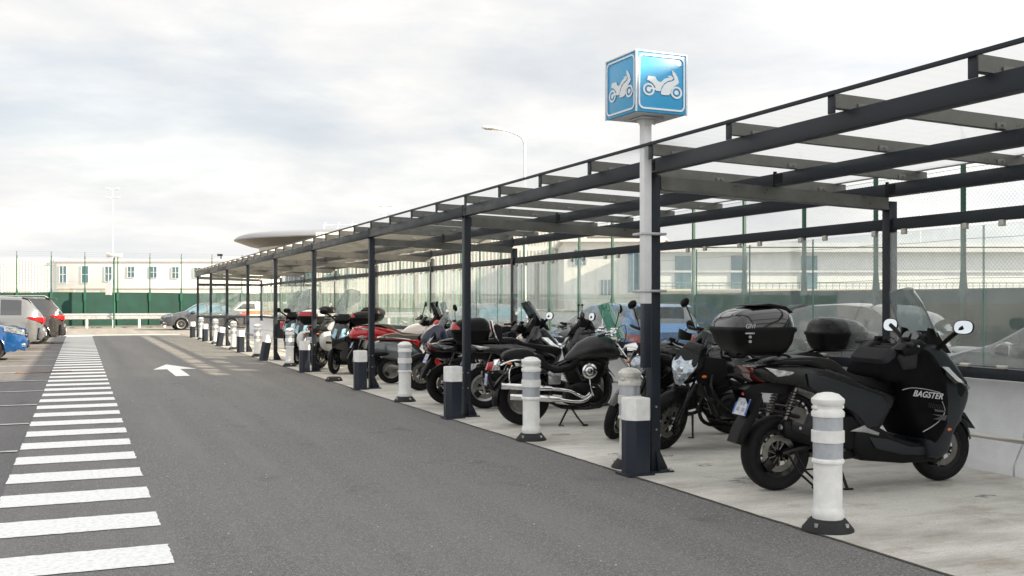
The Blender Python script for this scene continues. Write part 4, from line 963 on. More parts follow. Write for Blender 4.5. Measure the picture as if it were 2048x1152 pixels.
    for s in (-1, 1):
        b = NB()
        def f(u, v, s=s):
            x = .015+.42*u; pr = rows[min(range(len(rows)), key=lambda k: abs(rows[k][0]-x))][1]
            zc = min(belt-.03, H*.60)-.0; z = zc-.03*v*0-.18*(1-.78*u)*v+.03*u
            hw = W/2*(1-.30*max(0, 1-x/.55)**2.2)*1.0
            return (x-.03*(1-u), s*(hw+.008), z)
        sheet(b, f, 10, 4, .014*s); cbox(b, (-.004, s*(W/2*.62), min(belt-.03, H*.60)-.10), (.05, W*.18, .19), .02); obj('tail_light', b, M_red, T)
        b = NB()
        def f2(u, v, s=s):
            x = L_-.03-.46*u; hw = W/2*(1-.30*max(0, 1-(L_-x)/.55)**2.2-(.03 if kind == 'suv' else .05)*max(0, (x-L_*.6)/L_))
            z = .66+.11*u+.14*v*(1-.2*u); return (x, s*(hw+.004), z)
        sheet(b, f2, 10, 4, .012*s); obj('headlight', b, M_headl, T)
        b = NB(); cyl(b, (L_-.09, s*W*.36, .40), (L_-.0, s*W*.36, .40), .055, .05, 16); obj('fog_light', b, M_headl, T)
        x = p['ws'][1]-.42; b = NB(); body(b, [(x-.10, belt+.06, .09, .07), (x-.02, belt+.07, .115, .085), (x+.08, belt+.06, .09, .065), (x+.12, belt+.05, .03, .03)], 2.6, 18)
        bmesh.ops.transform(b, matrix=Matrix.Translation((0, s*(W/2+.10), 0)), verts=b.verts); mr = obj('side_mirror', b, paint, T)
        b = NB(); cbox(b, (x-.102, s*(W/2+.10), belt+.06), (.006, .15, .11), .003); obj('mirror_glass', b, M_mirror, mr)
        b = NB()
        for gx in (p['glass'][-1][0]+.05, p['glass'][-2][0]+.06):
            cbox(b, (gx+.02, s*(W/2*.985+.012), belt-.08), (.16, .022, .022), .008)
        obj('door_handle', b, M_chrome if kind != 'suv' else paint, T)
        b = NB()
        for gx in (p['glass'][-1][0]-.04, p['glass'][-1][1]+.02, p['glass'][-2][0]-.02): tube(b, [(gx, s*(W/2*.99), .30), (gx, s*(W/2*1.0+.001), .52), (gx, s*(W/2*.985+.001), belt*.82), (gx, s*(W/2*.965), belt)], .004, 4)
        obj('door_seam', b, M_rubber, T)
    b = NB(); slab(b, [(-.085, .42), (-.075, .53), (-.068, .53), (-.078, .42)], .26, .002) ; obj('number_plate', b, M_plate, T)
    if rails:
        b = NB()
        for s in (-1, 1): tube(b, [(.55, s*W*.34, H-.02), (.65, s*W*.34, H+.05), (2.3, s*W*.34, H+.04), (2.45, s*W*.34, H-.03)], .016, 7)
        obj('roof_rail', b, M_silverp, T)
    if kind in ('suv', 'hatch'):
        b = NB(); slab(b, [(.20, H-.07), (.30, H-.03), (.62, H-.015), (.62, H-.04), (.34, H-.09)], W*.33, .01); obj('roof_spoiler', b, paint, T)
        b = NB(); tube(b, [(.16, 0, belt+.10), (.26, -.28, belt+.26)], .010, 5); obj('rear_wiper', b, M_blackp, T)
    return T
M_cblue = mat('blue car paint', (0.006, 0.060, 0.20), 0.15, 0.4, 1.0)
M_cblue2 = mat('bright blue car paint', (0.02, 0.16, 0.42), 0.2, 0.3, 1.0)
M_csilver = mat('silver car paint', (0.16, 0.168, 0.178), 0.22, 0.5, 1.0)
M_cgrey = mat('grey car paint', (0.085, 0.09, 0.10), 0.22, 0.5, 1.0)
M_cdark = mat('dark brown grey car paint', (0.045, 0.042, 0.042), 0.2, 0.5, 1.0)
M_cred = mat('red car paint', (0.40, 0.05, 0.04), 0.3, 0, 0.8)
M_cwhite = mat('white van paint', (0.72, 0.72, 0.70), 0.3, 0, 0.6)
# ---------------------------------------------------------------- ground
def plane(name, x0, x1, y0, y1, z, m, nx=1, ny=1):
    b = NB(); g = [[b.verts.new((x0+(x1-x0)*i/nx, y0+(y1-y0)*j/ny, z)) for j in range(ny+1)] for i in range(nx+1)]
    for i in range(nx):
        for j in range(ny): face(b, (g[i][j], g[i+1][j], g[i+1][j+1], g[i][j+1]))
    return obj(name, b, m, kind='structure')
plane('ground', -1500, 1500, -1500, 1500, -.012, M_far)
plane('parking_bay_ground', -40, -.56, -30, 50.2, -.008, M_bays)
plane('road', -.56, 4.42, -30, 50.2, -.004, M_road)
plane('back_lane', 8.06, 13.6, -12, 66, -.008, M_bays)
def ragged(b, x0, x1, y0, y1, z, j=.006, step=.05):
    """a painted rectangle with slightly ragged edges"""
    pts = []
    def run(ax, ay, bx, by):
        n = max(1, int(math.hypot(bx-ax, by-ay)/step))
        for k in range(n):
            t = k/n; pts.append((ax+(bx-ax)*t+random.gauss(0, j)*.6, ay+(by-ay)*t+random.gauss(0, j)*.6))
    run(x0, y0, x1, y0); run(x1, y0, x1, y1); run(x1, y1, x0, y1); run(x0, y1, x0, y0)
    f = face(b, [b.verts.new((x, y, z)) for x, y in pts])
    bmesh.ops.triangulate(b, faces=[f])
b = NB(); y = 4.03
while y < 49.0:
    ragged(b, -.565, .50, y, y+.50, .001, .006 if y < 20 else .002, .05 if y < 15 else .3); y += 1.07
obj('pedestrian_crossing', b, M_mark, kind='structure')
b = NB(); y = 6.29
while y < 50: ragged(b, -6.0, -.58, y, y+.10, .001, .004, .15); y += 2.55
obj('bay_markings', b, M_markw, kind='structure')
b = NB(); ragged(b, -6, 4.35, 50.22, 50.75, .001, .01, .3); ragged(b, -.56, .55, 49.3, 50.2, .0012, .01, .3); obj('stop_line', b, M_mark, kind='structure')
b = NB()
face(b, [b.verts.new((x, y, .001)) for x, y in ((1.50, 24.1), (2.44, 24.1), (1.92, 26.0))])
ragged(b, 1.80, 2.08, 21.8, 24.099, .001, .003, .2); obj('road_arrow', b, M_mark, kind='structure')
b = NB()
g = []
NY = 260
for k in range(NY+1):
    yy = -12+58.6*k/NY; e = 4.40+noise.noise(Vector((yy*.9, 3, 0)))*.015+noise.noise(Vector((yy*7, 9, 0)))*.008
    g.append([b.verts.new((e, yy, -.003)), b.verts.new((e+.012, yy, .003)), b.verts.new((8.06, yy, .003))])
for k in range(NY):
    for i in range(2): face(b, (g[k][i], g[k][i+1], g[k+1][i+1], g[k+1][i]))
obj('concrete_pad', b, M_conc, kind='structure')
b = NB()
for k in range(46):
    x, y = random.uniform(4.9, 7.0), random.uniform(4.5, 27); r0 = random.uniform(.02, .16) if k % 5 else random.uniform(.15, .30)
    face(b, [b.verts.new((x+r0*math.cos(t)*(1+.35*noise.noise(Vector((math.cos(t), math.sin(t), k)))), y+.7*r0*math.sin(t)*(1+.35*noise.noise(Vector((math.cos(t), math.sin(t), k+9)))), .0042)) for t in [2*math.pi*i/22 for i in range(22)]])
def stain_mat():
    m = bpy.data.materials.new('oil stain'); m.use_nodes = True; t = m.node_tree; n = t.nodes; l = t.links; n.clear()
    o = n.new('ShaderNodeOutputMaterial'); tr = n.new('ShaderNodeBsdfTransparent'); p = n.new('ShaderNodeBsdfPrincipled'); p.inputs['Base Color'].default_value = (.07, .06, .048, 1); p.inputs['Roughness'].default_value = .5
    tc = n.new('ShaderNodeTexCoord'); z = n.new('ShaderNodeTexNoise'); z.inputs['Scale'].default_value = 16; z.inputs['Detail'].default_value = 6; l.new(tc.outputs['Object'], z.inputs['Vector'])
    mr = n.new('ShaderNodeMapRange'); mr.inputs[1].default_value = .40; mr.inputs[2].default_value = .68; mr.inputs[3].default_value = 0; mr.inputs[4].default_value = .55; l.new(z.outputs[0], mr.inputs[0])
    mx = n.new('ShaderNodeMixShader'); l.new(mr.outputs[0], mx.inputs[0]); l.new(tr.outputs[0], mx.inputs[1]); l.new(p.outputs[0], mx.inputs[2]); l.new(mx.outputs[0], o.inputs[0]); return m
obj('oil_stains', b, stain_mat(), kind='structure')
b = NB(); g = []
for k in range(1500):
    yy = 1+45.6*k/1500; e = 4.40+noise.noise(Vector((yy*.9, 3, 0)))*.015+noise.noise(Vector((yy*7, 9, 0)))*.008
    q = .010+.014*max(0, noise.noise(Vector((yy*5, 1, 4)))); q2 = .010+.030*max(0, noise.noise(Vector((yy*2.3, 8, 4))))
    g.append([b.verts.new((e-q2, yy, .0015)), b.verts.new((e+.004+q*.3, yy, .0042))])
for p, q in zip(g, g[1:]): face(b, (p[0], p[1], q[1], q[0]))
obj('joint_dirt', b, mat('dirt in the joint', (.075, .068, .055), .95, 0, 0, .4, 25), kind='structure')
# drain grate in the crossing
T = thing('drain_grate', 'rusty brown drain grate lying flat in the zebra crossing beside the parking bays', 'drain', (-.72, 24.2, 0))
b = NB(); box(b, (-.55, -.16, 0), (.55, -.12, .006)); box(b, (-.55, .12, 0), (.55, .16, .006)); box(b, (-.55, -.12, 0), (-.50, .12, .006)); box(b, (.50, -.12, 0), (.55, .12, .006)); obj('frame', b, M_rust, T)
b = NB()
for k in range(20): box(b, (-.49+k*.05, -.118, .001), (-.462+k*.05, .118, .005))
obj('grate', b, M_rust, T)
# small litter and stones on the ground
b = NB()
for k in range(420):
    x, y = random.uniform(.6, 7.2), random.uniform(3.2, 22)
    s = random.uniform(.002, .006); cbox(b, (x, y, .004), (s*2, s*1.6, s), 0, rz=random.random()*3)
o = obj('ground_grit', b, M_bconc, kind='stuff')

# ---------------------------------------------------------------- shelter
SIGNROT, SIGNS = 2.0, .513
M_cleat = mat('cleat steel', (.20, .20, .19), .4, .4)
XP, XR = 4.68, 7.38; PY = [7.84+4.745*n for n in range(-1, 9)]
Y0, Y1 = PY[0]-1.3, PY[-1]+.12
SH = thing('motorcycle_shelter', 'long dark grey steel shelter with glass back wall and translucent roof over the motorcycles', 'shelter', (XP, PY[0], 0))
def sobj(name, b, m, par=SH, **k): return obj(name, b, m, par, M=Matrix.Translation((-XP, -PY[0], 0)), **k)
def zr(x, z): return z-(x-4.62)*.030     # roof slope
for y in PY:
    b = NB(); box(b, (XP-.045, y-.05, .012), (XP+.045, y+.05, 2.63), None, .004)
    cbox(b, (XP, y, .010), (.30, .22, .014), .002)
    for s in (-1, 1): loft(b, [[Vector((XP+t, y+s*.052, z)) for t, z in ((-.004, .017), (.004, .017), (.004, .20), (-.004, .20))], [Vector((XP+t, y+s*.105, z)) for t, z in ((-.004, .017), (.004, .017), (.004, .03), (-.004, .03))]])
    loft(b, [[Vector((XP+.047, y+t, z)) for t, z in ((-.004, .017), (.004, .017), (.004, .22), (-.004, .22))], [Vector((XP+.145, y+t, z)) for t, z in ((-.004, .017), (.004, .017), (.004, .03), (-.004, .03))]])
    po = sobj('post', b, M_frame)
    b = NB()
    for sx, sy in ((-1, -1), (1, -1), (1, 1), (-1, 1)): cyl(b, (XP+sx*.125, y+sy*.085, .017), (XP+sx*.125, y+sy*.085, .036), .013, n=6)
    for z in (.38, .58): cyl(b, (XP, y-.058, z), (XP, y-.049, z), .009, n=8); cyl(b, (XP-.052, y, z), (XP-.044, y, z), .009, n=8)
    sobj('bolt', b, M_galv, po)
    b = NB(); box(b, (XR-.05, y-.05, .70), (XR+.05, y+.05, zr(XR, 2.60)-.02), None, .004); cbox(b, (XR+.02, y, .72), (.16, .16, .02), .002); sobj('rear_post', b, M_frame)
    # tie beam (channel) from front to rear
    b = NB(); rg = lambda x, z: [Vector((x, y-.045, z-.12)), Vector((x, y+.045, z-.12)), Vector((x, y+.045, z)), Vector((x, y-.045, z))]
    loft(b, [rg(4.735, 2.618), rg(XR-.052, 2.530)]); loft(b, [[Vector((x, y+t, z+u)) for t, u in ((-.052, .001), (-.0455, .001), (-.0455, .018), (-.052, .018))] for x, z in ((4.735, 2.50), (XR-.052, 2.412))]); sobj('tie_beam', b, M_rafter)
def longbeam(name, x, w, z0, h, m=M_frame):
    n = len(PY)
    for k in range(n):
        a = PY[k-1]+.004 if k else Y0; c = PY[k]-.004
        b = NB(); box(b, (x-w/2, a, z0), (x+w/2, c, z0+h), None, .004)
        bo = sobj(name, b, m)
        b = NB()
        for s in (-.05, -.09): cyl(b, (x-w/2-.006, c+s, z0+h*.62), (x-w/2-.001, c+s, z0+h*.62), .009, n=8)
        box(b, (x-w/2-.003, c-.12, z0+.02), (x-w/2-.0005, c-.02, z0+h-.01)); box(b, (x-w/2-.003, c-.006, z0-.03), (x-w/2+.03, c+.006, z0+h+.02)); sobj('beam_bracket', b, M_blackp, bo)
longbeam('front_beam', 4.665, .09, 2.635, .125)
longbeam('mid_beam', 6.02, .08, 2.585, .12)
longbeam('rear_beam', XR, .10, 2.545, .125)
ry = [PY[0]-.66+1.186*k for k in range(-1, 37)]
ry = [4.18+1.1475*k for k in range(-1, 37)]
ry = [y for y in ry if y < Y1]
for y in ry:
    b = NB(); ring = lambda x, z0, h: [Vector((x, y-.028, zr(x, z0))), Vector((x, y+.028, zr(x, z0))), Vector((x, y+.028, zr(x, z0)+h)), Vector((x, y-.028, zr(x, z0)+h))]
    loft(b, [ring(4.535, 2.768, .095), ring(7.62, 2.768, .095)]); ra = sobj('rafter', b, M_rafter)
    b = NB(); box(b, (4.520, y-.032, 2.735), (4.533, y+.032, 2.885), None, .002)
    sobj('rafter_end_plate', b, M_frame, ra)
    for x, zt in ((4.76, 0), (6.0, 0), (7.30, 0)):
        b = NB(); zc = zr(x, 2.768); cbox(b, (x, y-.034, zc+.022), (.09, .010, .045), .002); cyl(b, (x+.01, y-.046, zc+.028), (x+.01, y-.038, zc+.028), .010, n=8); sobj('rafter_cleat', b, M_cleat, ra)
        if y > 22: break
for y, y2 in zip(ry, ry[1:]):
    b = NB(); ring = lambda x: [Vector((x, y+.004, zr(x, 2.8665))), Vector((x, y2-.004, zr(x, 2.8665))), Vector((x, y2-.004, zr(x, 2.8765))), Vector((x, y+.004, zr(x, 2.8765)))]
    loft(b, [ring(4.55), ring(7.50)]); bmesh.ops.recalc_face_normals(b, faces=b.faces); b.normal_update()
    for f in b.faces: f.material_index = 0 if f.normal.z < -.5 else 1
    sobj('roof_panel', b, M_poly, mats=[M_poly, M_polytop])
b = NB(); box(b, (4.500, ry[0], 2.850), (4.519, ry[-1]+.03, 2.878), None, .003); sobj('roof_edge_trim', b, M_frame)
b = NB(); box(b, (7.49, ry[0], zr(7.5, 2.86)-.002), (7.53, ry[-1]+.03, zr(7.5, 2.86)+.03), None, .003); sobj('roof_edge_trim', b, M_galv)
# glass wall
gy = [3.25]
while gy[-1] < PY[-1]-1.2: gy.append(gy[-1]+1.1375)
def rail(z0, z1, x=XR):
    for k in range(len(PY)-1):
        b = NB(); box(b, (x-.03, PY[k]+.052, z0), (x+.03, PY[k+1]-.052, z1), None, .004); sobj('wall_rail', b, M_frame)
rail(2.215, 2.325); rail(.825, .925)
gk = 0
for a, c in zip(gy, gy[1:]):
    if any(abs(a-p) < .03 or abs(c-p) < .03 for p in PY): pass
    pane = NB(); x = XR-.045
    box(pane, (x, a+.006, .945), (x+.010, c-.006, 2.185))
    for f in pane.faces:
        n = f.normal if f.normal.length else None
    pane.normal_update()
    for f in pane.faces: f.material_index = 0 if abs(f.normal.x) > .5 else 1
    go = sobj('glass_pane', pane, M_glass, mats=[M_glass, M_glassedge])
    for yy in (a+.20, c-.20):
        for zz, sz in ((2.188, (.034, .055, .055)), (.940, (.040, .095, .030))):
            if zz < 1 and yy > 16: continue
            b = NB(); cbox(b, (x, yy, zz), sz, .004); sobj('glass_clip', b, M_clip, go)
# far end wall
ye = PY[-1]
b = NB(); box(b, (XP+.05, ye-.03, 2.215), (XR-.052, ye+.03, 2.325), None, .004); sobj('wall_rail', b, M_frame)
b = NB(); box(b, (XP+.05, ye-.03, .825), (XR-.052, ye+.03, .925), None, .004); sobj('wall_rail', b, M_frame)
for a, c in ((4.74, 5.60), (5.62, 6.46), (6.48, 7.31)):
    b = NB(); box(b, (a, ye-.045, .945), (c, ye-.035, 2.185)); b.normal_update()
    for f in b.faces: f.material_index = 0 if abs(f.normal.y) > .5 else 1
    go = sobj('glass_pane', b, M_glass, mats=[M_glass, M_glassedge])
    for xx in (a+.18, c-.18):
        b = NB(); cbox(b, (xx, ye-.04, 2.188), (.055, .034, .055), .004); sobj('glass_clip', b, M_clip, go)
# wheel stop rail
T = thing('wheel_stop_rail', 'low pale steel rail running in front of the white concrete barriers', 'rail', (7.2, 3, 0))
b = NB(); tube(b, [(0, -2, .345), (0, 42, .345)], .022, 10); obj('rail', b, M_clip, T)
for k in range(14):
    b = NB(); tube(b, [(0, .9+k*3.16, .003), (0, .9+k*3.16, .325)], .018, 8); cbox(b, (0, .9+k*3.16, .007), (.12, .10, .008), .001); obj('leg', b, M_clip, T)
# barriers
def barrier(first=None):
    prof = [(-.10, .0), (-.10, .09), (.02, .30), (.075, .80), (.225, .80), (.30, .30), (.52, .09), (.52, 0)]
    b = NB(); n = 10; rg = []
    for k in range(n+1):
        y = -1.49+2.98*k/n; rg.append([Vector((x+noise.noise(Vector((x*3, y*2, z)))*.004, y, z)) for x, z in prof])
    loft(b, rg); bmesh.ops.bevel(b, geom=[e for e in b.edges if e.calc_face_angle(0) > .8], offset=.015, segments=2, affect='EDGES')
    return obj('barrier', b, M_barrier)
b0 = barrier(); ks = 0
for k in range(17):
    yy = 1.9+3.0*k+(0 if k else 0); o = b0 if k == 0 else b0.copy()
    if k: COL.objects.link(o)
    o.location = (7.50, yy, .003); o.name = 'concrete_barrier'
    tag(o, 'white concrete barrier block under the glass wall of the shelter', 'barrier', 'white concrete barriers under the glass wall')
b0['label'] = 'white concrete barrier block under the glass wall of the shelter'
# ---------------------------------------------------------------- bollards and guards
def bollard(label, loc, dirty=False):
    T = thing('bollard', label, 'bollard', loc, random.uniform(-.4, .4), 'white bollards along the edge of the concrete')
    w = M_whitedirty if dirty else M_white
    b = NB(); lathe(b, [(.168, 0), (.166, .012), (.115, .075), (.108, .078), (0, .078)], 30); base = obj('base', b, M_rubber, T)
    b = NB()
    for k in range(4): a = k*math.pi/2+.5; cyl(b, (.138*math.cos(a), .138*math.sin(a), .035), (.138*math.cos(a), .138*math.sin(a), .058), .014, n=8)
    obj('bolt', b, M_galv, base)
    b = NB(); lathe(b, [(.100, .078), (.104, .10), (.104, .125), (.096, .145), (.092, .16), (.092, .440), (.104, .444), (.106, .458), (.100, .470), (.094, .474), (.094, .578), (.106, .580), (.106, .655), (.094, .658), (.094, .745), (.106, .748), (.107, .775), (.100, .785), (.088, .800), (.088, .815), (.100, .825), (.107, .840), (.107, .862), (.070, .895), (.030, .905), (0, .905)], 36); obj('body', b, w, T)
    b = NB(); lathe(b, [(.0965, .476), (.0965, .577)], 36); lathe(b, [(.0965, .660), (.0965, .744)], 36); obj('reflective_band', b, M_refl, T)
    b = NB(); cbox(b, (0, 0, .808), (.214, .05, .022), .005); obj('handle_slot', b, w, T); return T
M_dust = M_rubber
BL = [(5.38, 'clean white bollard in front of the large scooter with the fabric apron'),
      (10.16, 'white bollard with two grey bands in front of the cruiser rear wheel'),
      (14.86, 'white bollard in front of the grey retro scooter'),
      (24.07, 'white bollard with a black scuff low down, beside the farthest dark three-wheeled scooter')]
bb = bollard(BL[0][1], (4.54, 5.38, .003))
for y, l in BL[1:]: dup(bb, (4.53, y, .003), random.uniform(-.5, .5), l)
for k, l in enumerate(('white bollard just past the leaning post guard, beyond all the scooters', 'second white bollard beyond the leaning post guard', 'third white bollard beyond the leaning post guard', 'fourth and farthest white bollard beyond the leaning post guard')):
    dup(bb, (4.53, 28.80+4.745*k, .003), .3*k, l)
bollard('grubby white bollard squeezed behind the post guard at the foot of the sign pole', (4.60, 8.12, .003), True)
T = thing('bollard_stump', 'black rubber bollard base left on the concrete without its bollard', 'bollard base', (4.47, 19.28, .003))
b = NB(); lathe(b, [(.168, 0), (.166, .012), (.125, .075), (.108, .078), (.095, .07), (0, .07)], 30); obj('rubber_foot', b, M_rubber, T)
b = NB()
for k in range(4): a = k*math.pi/2+.5; cyl(b, (.138*math.cos(a), .138*math.sin(a), .035), (.138*math.cos(a), .138*math.sin(a), .058), .014, n=8)
obj('bolt', b, M_galv, T)
def guard(label, loc, tilt=0, rz=0):
    T = thing('post_guard', label, 'post guard', loc, rz, 'dark post guards with white tops'); T.rotation_euler = (0, tilt, rz)
    sec = [(-.105, -.035), (-.045, -.105), (.085, -.105), (.105, -.08), (.105, .09), (-.07, .09), (-.105, .05)]
    b = NB(); loft(b, [[Vector((x, y, z)) for x, y in sec] for z in (.012, .475)]); box(b, (-.13, -.125, 0), (.13, .115, .012)); obj('guard', b, mat('navy steel', (.014, .020, .034), .4, 0, .1), T, ang=20)
    b = NB(); k = 1.012; loft(b, [[Vector((x*k, y*k, z)) for x, y in sec] for z in (.476, .655)]+[[Vector((x*(k-.02), y*(k-.02), .668)) for x, y in sec]]); obj('white_sleeve', b, M_white, T, ang=20); return T
GL = ['navy post guard with white top at the foot of the sign pole', 'navy post guard beside the scooter with the red and black top case', 'navy post guard between the red scooter and the retro scooter',
      'navy post guard in front of the white pannier motorcycle', 'navy post guard leaning over beside the farthest dark three-wheeled scooter', 'upright post guard just beyond the leaning one', 'second post guard beyond the leaning one, tilted',
      'third post guard beyond the leaning one', 'last post guard at the far end of the shelter']
g0 = guard(GL[0], (4.46, PY[1]-.06, .003))
for k in range(1, 9):
    g = dup(g0, (4.45, PY[k+1]-.10, .003), 0, GL[k]); 
    if k == 4: g.rotation_euler = (0, .18, 0); g.location.x -= .10
    if k == 6: g.rotation_euler = (0, .14, 0); g.location.x -= .05
# ---------------------------------------------------------------- sign
T = thing('motorcycle_parking_sign', 'blue cube sign with white motorcycle pictograms on a pole strapped to the shelter post', 'sign', (4.55, 7.75, 0), R(SIGNROT))
b = NB(); cbox(b, (0, 0, (1.49+3.04)/2), (.078, .078, 3.04-1.49), .006); loft(b, [rrect(z, q, q, 6, 24) for z, q in ((3.03, .04), (3.06, .046), (3.089, .064))]); pl = obj('pole', b, M_whitepaint, T, M=Matrix.Rotation(R(-SIGNROT), 4, 'Z'))
b = NB(); cbox(b, (0, 0, (.93+1.487)/2), (.070, .070, 1.487-.93), .004); obj('pole_sleeve', b, M_frame, pl, M=Matrix.Rotation(R(-SIGNROT), 4, 'Z'))
b = NB(); cbox(b, (0, 0, 3.097), (.22, .24, .016), .002); obj('mounting_plate', b, M_galv, T)
for z in (2.10, 1.60):
    b = NB(); cbox(b, (.066, .045, z), (.235, .195, .022), .004); obj('strap', b, M_galv, T, M=Matrix.Rotation(R(-SIGNROT), 4, 'Z'))
S2 = SIGNS/2; zc = 3.112+S2
b = NB(); cbox(b, (0, 0, zc), (SIGNS-.012, SIGNS-.012, SIGNS), .004); bx = obj('sign_box', b, M_blue, T)
b = NB()
for sx in (-1, 1):
    for sy in (-1, 1): cbox(b, (sx*(S2-.004), sy*(S2-.004), zc), (.014, .014, SIGNS+.006), .002)
for s in (-1, 1):
    cbox(b, (0, s*(S2-.004), zc+S2), (SIGNS-.02, .014, .012), .002); cbox(b, (s*(S2-.004), 0, zc+S2), (.014, SIGNS-.02, .012), .002)
box(b, (-S2+.03, -S2+.03, zc-S2-.004), (S2-.03, S2-.03, zc-S2+.001)); obj('sign_edge', b, M_signw, T)
def ims(x, y):
    u = (x-500)/515; top = 190+95*u; bot = 840+55*u; return (u-.5, .5-(y-top)/(bot-top))
P1 = [(607,515),(618,473),(688,484),(712,530),(745,545),(790,508),(835,497),(868,512),(860,528),(825,533),(785,553),(757,590),(742,640),(695,632),(690,590),(660,548),(630,525)]
P2 = [(745,670),(752,625),(775,580),(810,550),(870,538),(886,520),(864,470),(860,425),(890,455),(915,500),(930,555),(915,575),(885,590),(862,625),(850,660),(825,682),(785,682)]
P3 = [(815,485),(850,482),(874,505),(870,520),(858,508),(845,496),(820,494)]
def ring2(b, cx, cz, r0, r1, n=32, k=1.0):
    for q in range(n):
        a, c = 2*math.pi*q/n, 2*math.pi*(q+1)/n
        poly2d(b, [(cx+r*math.cos(t), cz+r*math.sin(t)*k) for r, t in ((r0, a), (r1, a), (r1, c), (r0, c))], -.5, .004)
for k in range(4):
    b = NB()
    for P in (P1, P2, P3): poly2d(b, [ims(*p) for p in P], -.5, .004)
    for (cx, cy) in ((625, 615), (905, 660)):
        u, v = ims(cx, cy); ring2(b, u, v, .078, .112, 32, .92)
        poly2d(b, [(u+.042*math.cos(t), v+.040*math.sin(t)) for t in [2*math.pi*q/20 for q in range(20)]], -.5, .004)
    q0, q1 = ims(640, 600), ims(740, 620); poly2d(b, [(q0[0], q0[1]+.015), (q1[0], q1[1]+.005), (q1[0], q1[1]-.025), (q0[0], q0[1]-.02)], -.5, .0035)
    # rounded border
    def rr_(h, r, n=8):
        o = []
        for cx, cz, a0 in ((h-r, h-r, 0), (-h+r, h-r, 90), (-h+r, -h+r, 180), (h-r, -h+r, 270)):
            for i in range(n+1): a = R(a0+90*i/n); o.append((cx+r*math.cos(a), cz+r*math.sin(a)))
        return o
    O, I = rr_(.455, .10), rr_(.425, .075)
    for i in range(len(O)): j = (i+1) % len(O); poly2d(b, [O[i], O[j], I[j], I[i]], -.5, .004)
    obj('pictogram', b, M_signw, bx, M=Matrix.Rotation(k*math.pi/2, 4, 'Z') @ Matrix.Translation((0, 0, zc)) @ Matrix.Scale(SIGNS, 4), ang=10)
# ---------------------------------------------------------------- motorcycles in the row
def face_to(rear, front): return (rear[0], rear[1], .003), math.atan2(front[1]-rear[1], front[0]-rear[0])
GR = None
# A: big black scooter with fabric apron
l, a = face_to((5.11, 6.68), (6.66, 6.50))
A = maxi_scooter('maxi_scooter', 'large matt black scooter with fabric leg apron and tall windscreen, nearest the camera', l, a, M_greyfair, M_blacks, wb=1.60, scr=M_screen, scrh=.40, lean=.48, rimmat=M_blacks, low=M_blackp, head=M_blackg, tailh=.0)
for s in (-1, 1):
    b = NB(); slab(b, [(.16, .94), (.34, .91), (.56, .84), (.86, .75), (.94, .66), (.82, .51), (.73, .49), (.64, .60), (.46, .70), (.26, .79), (.18, .84)], .008, .006, y0=s*.208, sm=1); obj('side_panel', b, M_greyfair, A)
for s in (-1, 1):
    b = NB(); slab(b, [(.74, .42), (.92, .40), (1.14, .33), (1.34, .33), (1.30, .26), (1.06, .27), (.80, .33)], .006, .005, y0=s*.213, sm=1); obj('lower_panel', b, M_greyfair, A)
topcase(A, -.21, 1.10, .58, .58, .37, M_blackp, mat('glossy black lid', (.010, .010, .011), .12, 0, 1.0, rvar=.02))
b = NB(); slab(b, [(-.30, 1.475), (-.14, 1.49), (.0, 1.47), (.07, 1.42), (.04, 1.41), (-.04, 1.445), (-.14, 1.462)], .17, .012); obj('case_handle', b, M_blackp, A)
tb = text_bm('GIVI', .046, .25, .0015); obj('lettering', tb, M_silverp, A, M=Matrix.Translation((-.40, -.296, 1.315)) @ Matrix.Rotation(R(90), 4, 'X'), ang=20)
b = NB()
for zz in (1.20, 1.235): cyl(b, (-.40, -.300, zz), (-.40, -.289, zz), .011, n=10)
cbox(b, (-.40, -.292, 1.262), (.075, .02, .012), .003); obj('case_lock', b, M_silverp, A)
b = NB()
slab(b, [(.84, .92), (.90, 1.04), (.98, 1.12), (1.10, 1.13), (1.26, 1.13), (1.36, 1.08), (1.43, .96), (1.47, .80), (1.49, .62), (1.46, .50), (1.40, .40), (1.33, .35), (1.25, .40), (1.15, .55), (1.08, .70), (1.02, .84), (.96, .86), (.88, .86)], .285, .07, lambda x, z: (1-.22*max(0, (z-.85)/.3))*(1-.25*max(0, (x-1.45)/.12)), wr=.022, sm=2); ap = obj('leg_apron', b, M_cloth, A, ang=60)
b = NB(); slab(b, [(.86, 1.04), (.94, 1.13), (1.02, 1.12), (1.0, 1.0), (.90, .95)], .24, .05, wr=.012, sm=1); slab(b, [(.98, 1.06), (1.06, 1.14), (1.18, 1.12), (1.16, .96), (1.02, .94)], .285, .05, wr=.012, sm=1); obj('apron_flap', b, mat('apron flap fabric', (.017, .016, .020), .8, 0, 0, .2, 12, .3, 200), ap, ang=60)
b = NB(); tube(b, [(.99, -.300, .80), (1.08, -.306, .815), (1.22, -.308, .80), (1.36, -.302, .77)], .0028, 5, smooth=4); tube(b, [(1.38, -.300, .70), (1.41, -.298, .62), (1.36, -.302, .55), (1.28, -.302, .50), (1.19, -.302, .46)], .0036, 5, smooth=4); obj('piping', b, M_silverp, ap)
b = NB()
for k in range(9):
    tube(b, [(1.235+k*.016, -.316, .655-k*.003), (1.215+k*.018+.03, -.316, .695-k*.004)], .0012, 4)
slab(b, [(1.29, .64), (1.40, .625), (1.40, .61), (1.30, .62)], .002, 0, y0=-.314); slab(b, [(1.27, .60), (1.42, .585), (1.40, .545), (1.28, .56), (1.36, .575)], .002, 0, y0=-.313); obj('emblem', b, mat('grey print', (.06, .06, .065), .6), ap)
tb = text_bm('BAGSTER', .068, .35, .002, 1.05); obj('lettering', tb, mat('silver print', (.55, .55, .56), .4), ap, M=Matrix.Translation((1.225, -.318, .755)) @ Matrix.Rotation(R(7), 4, 'Y') @ Matrix.Rotation(R(90), 4, 'X'), ang=20)
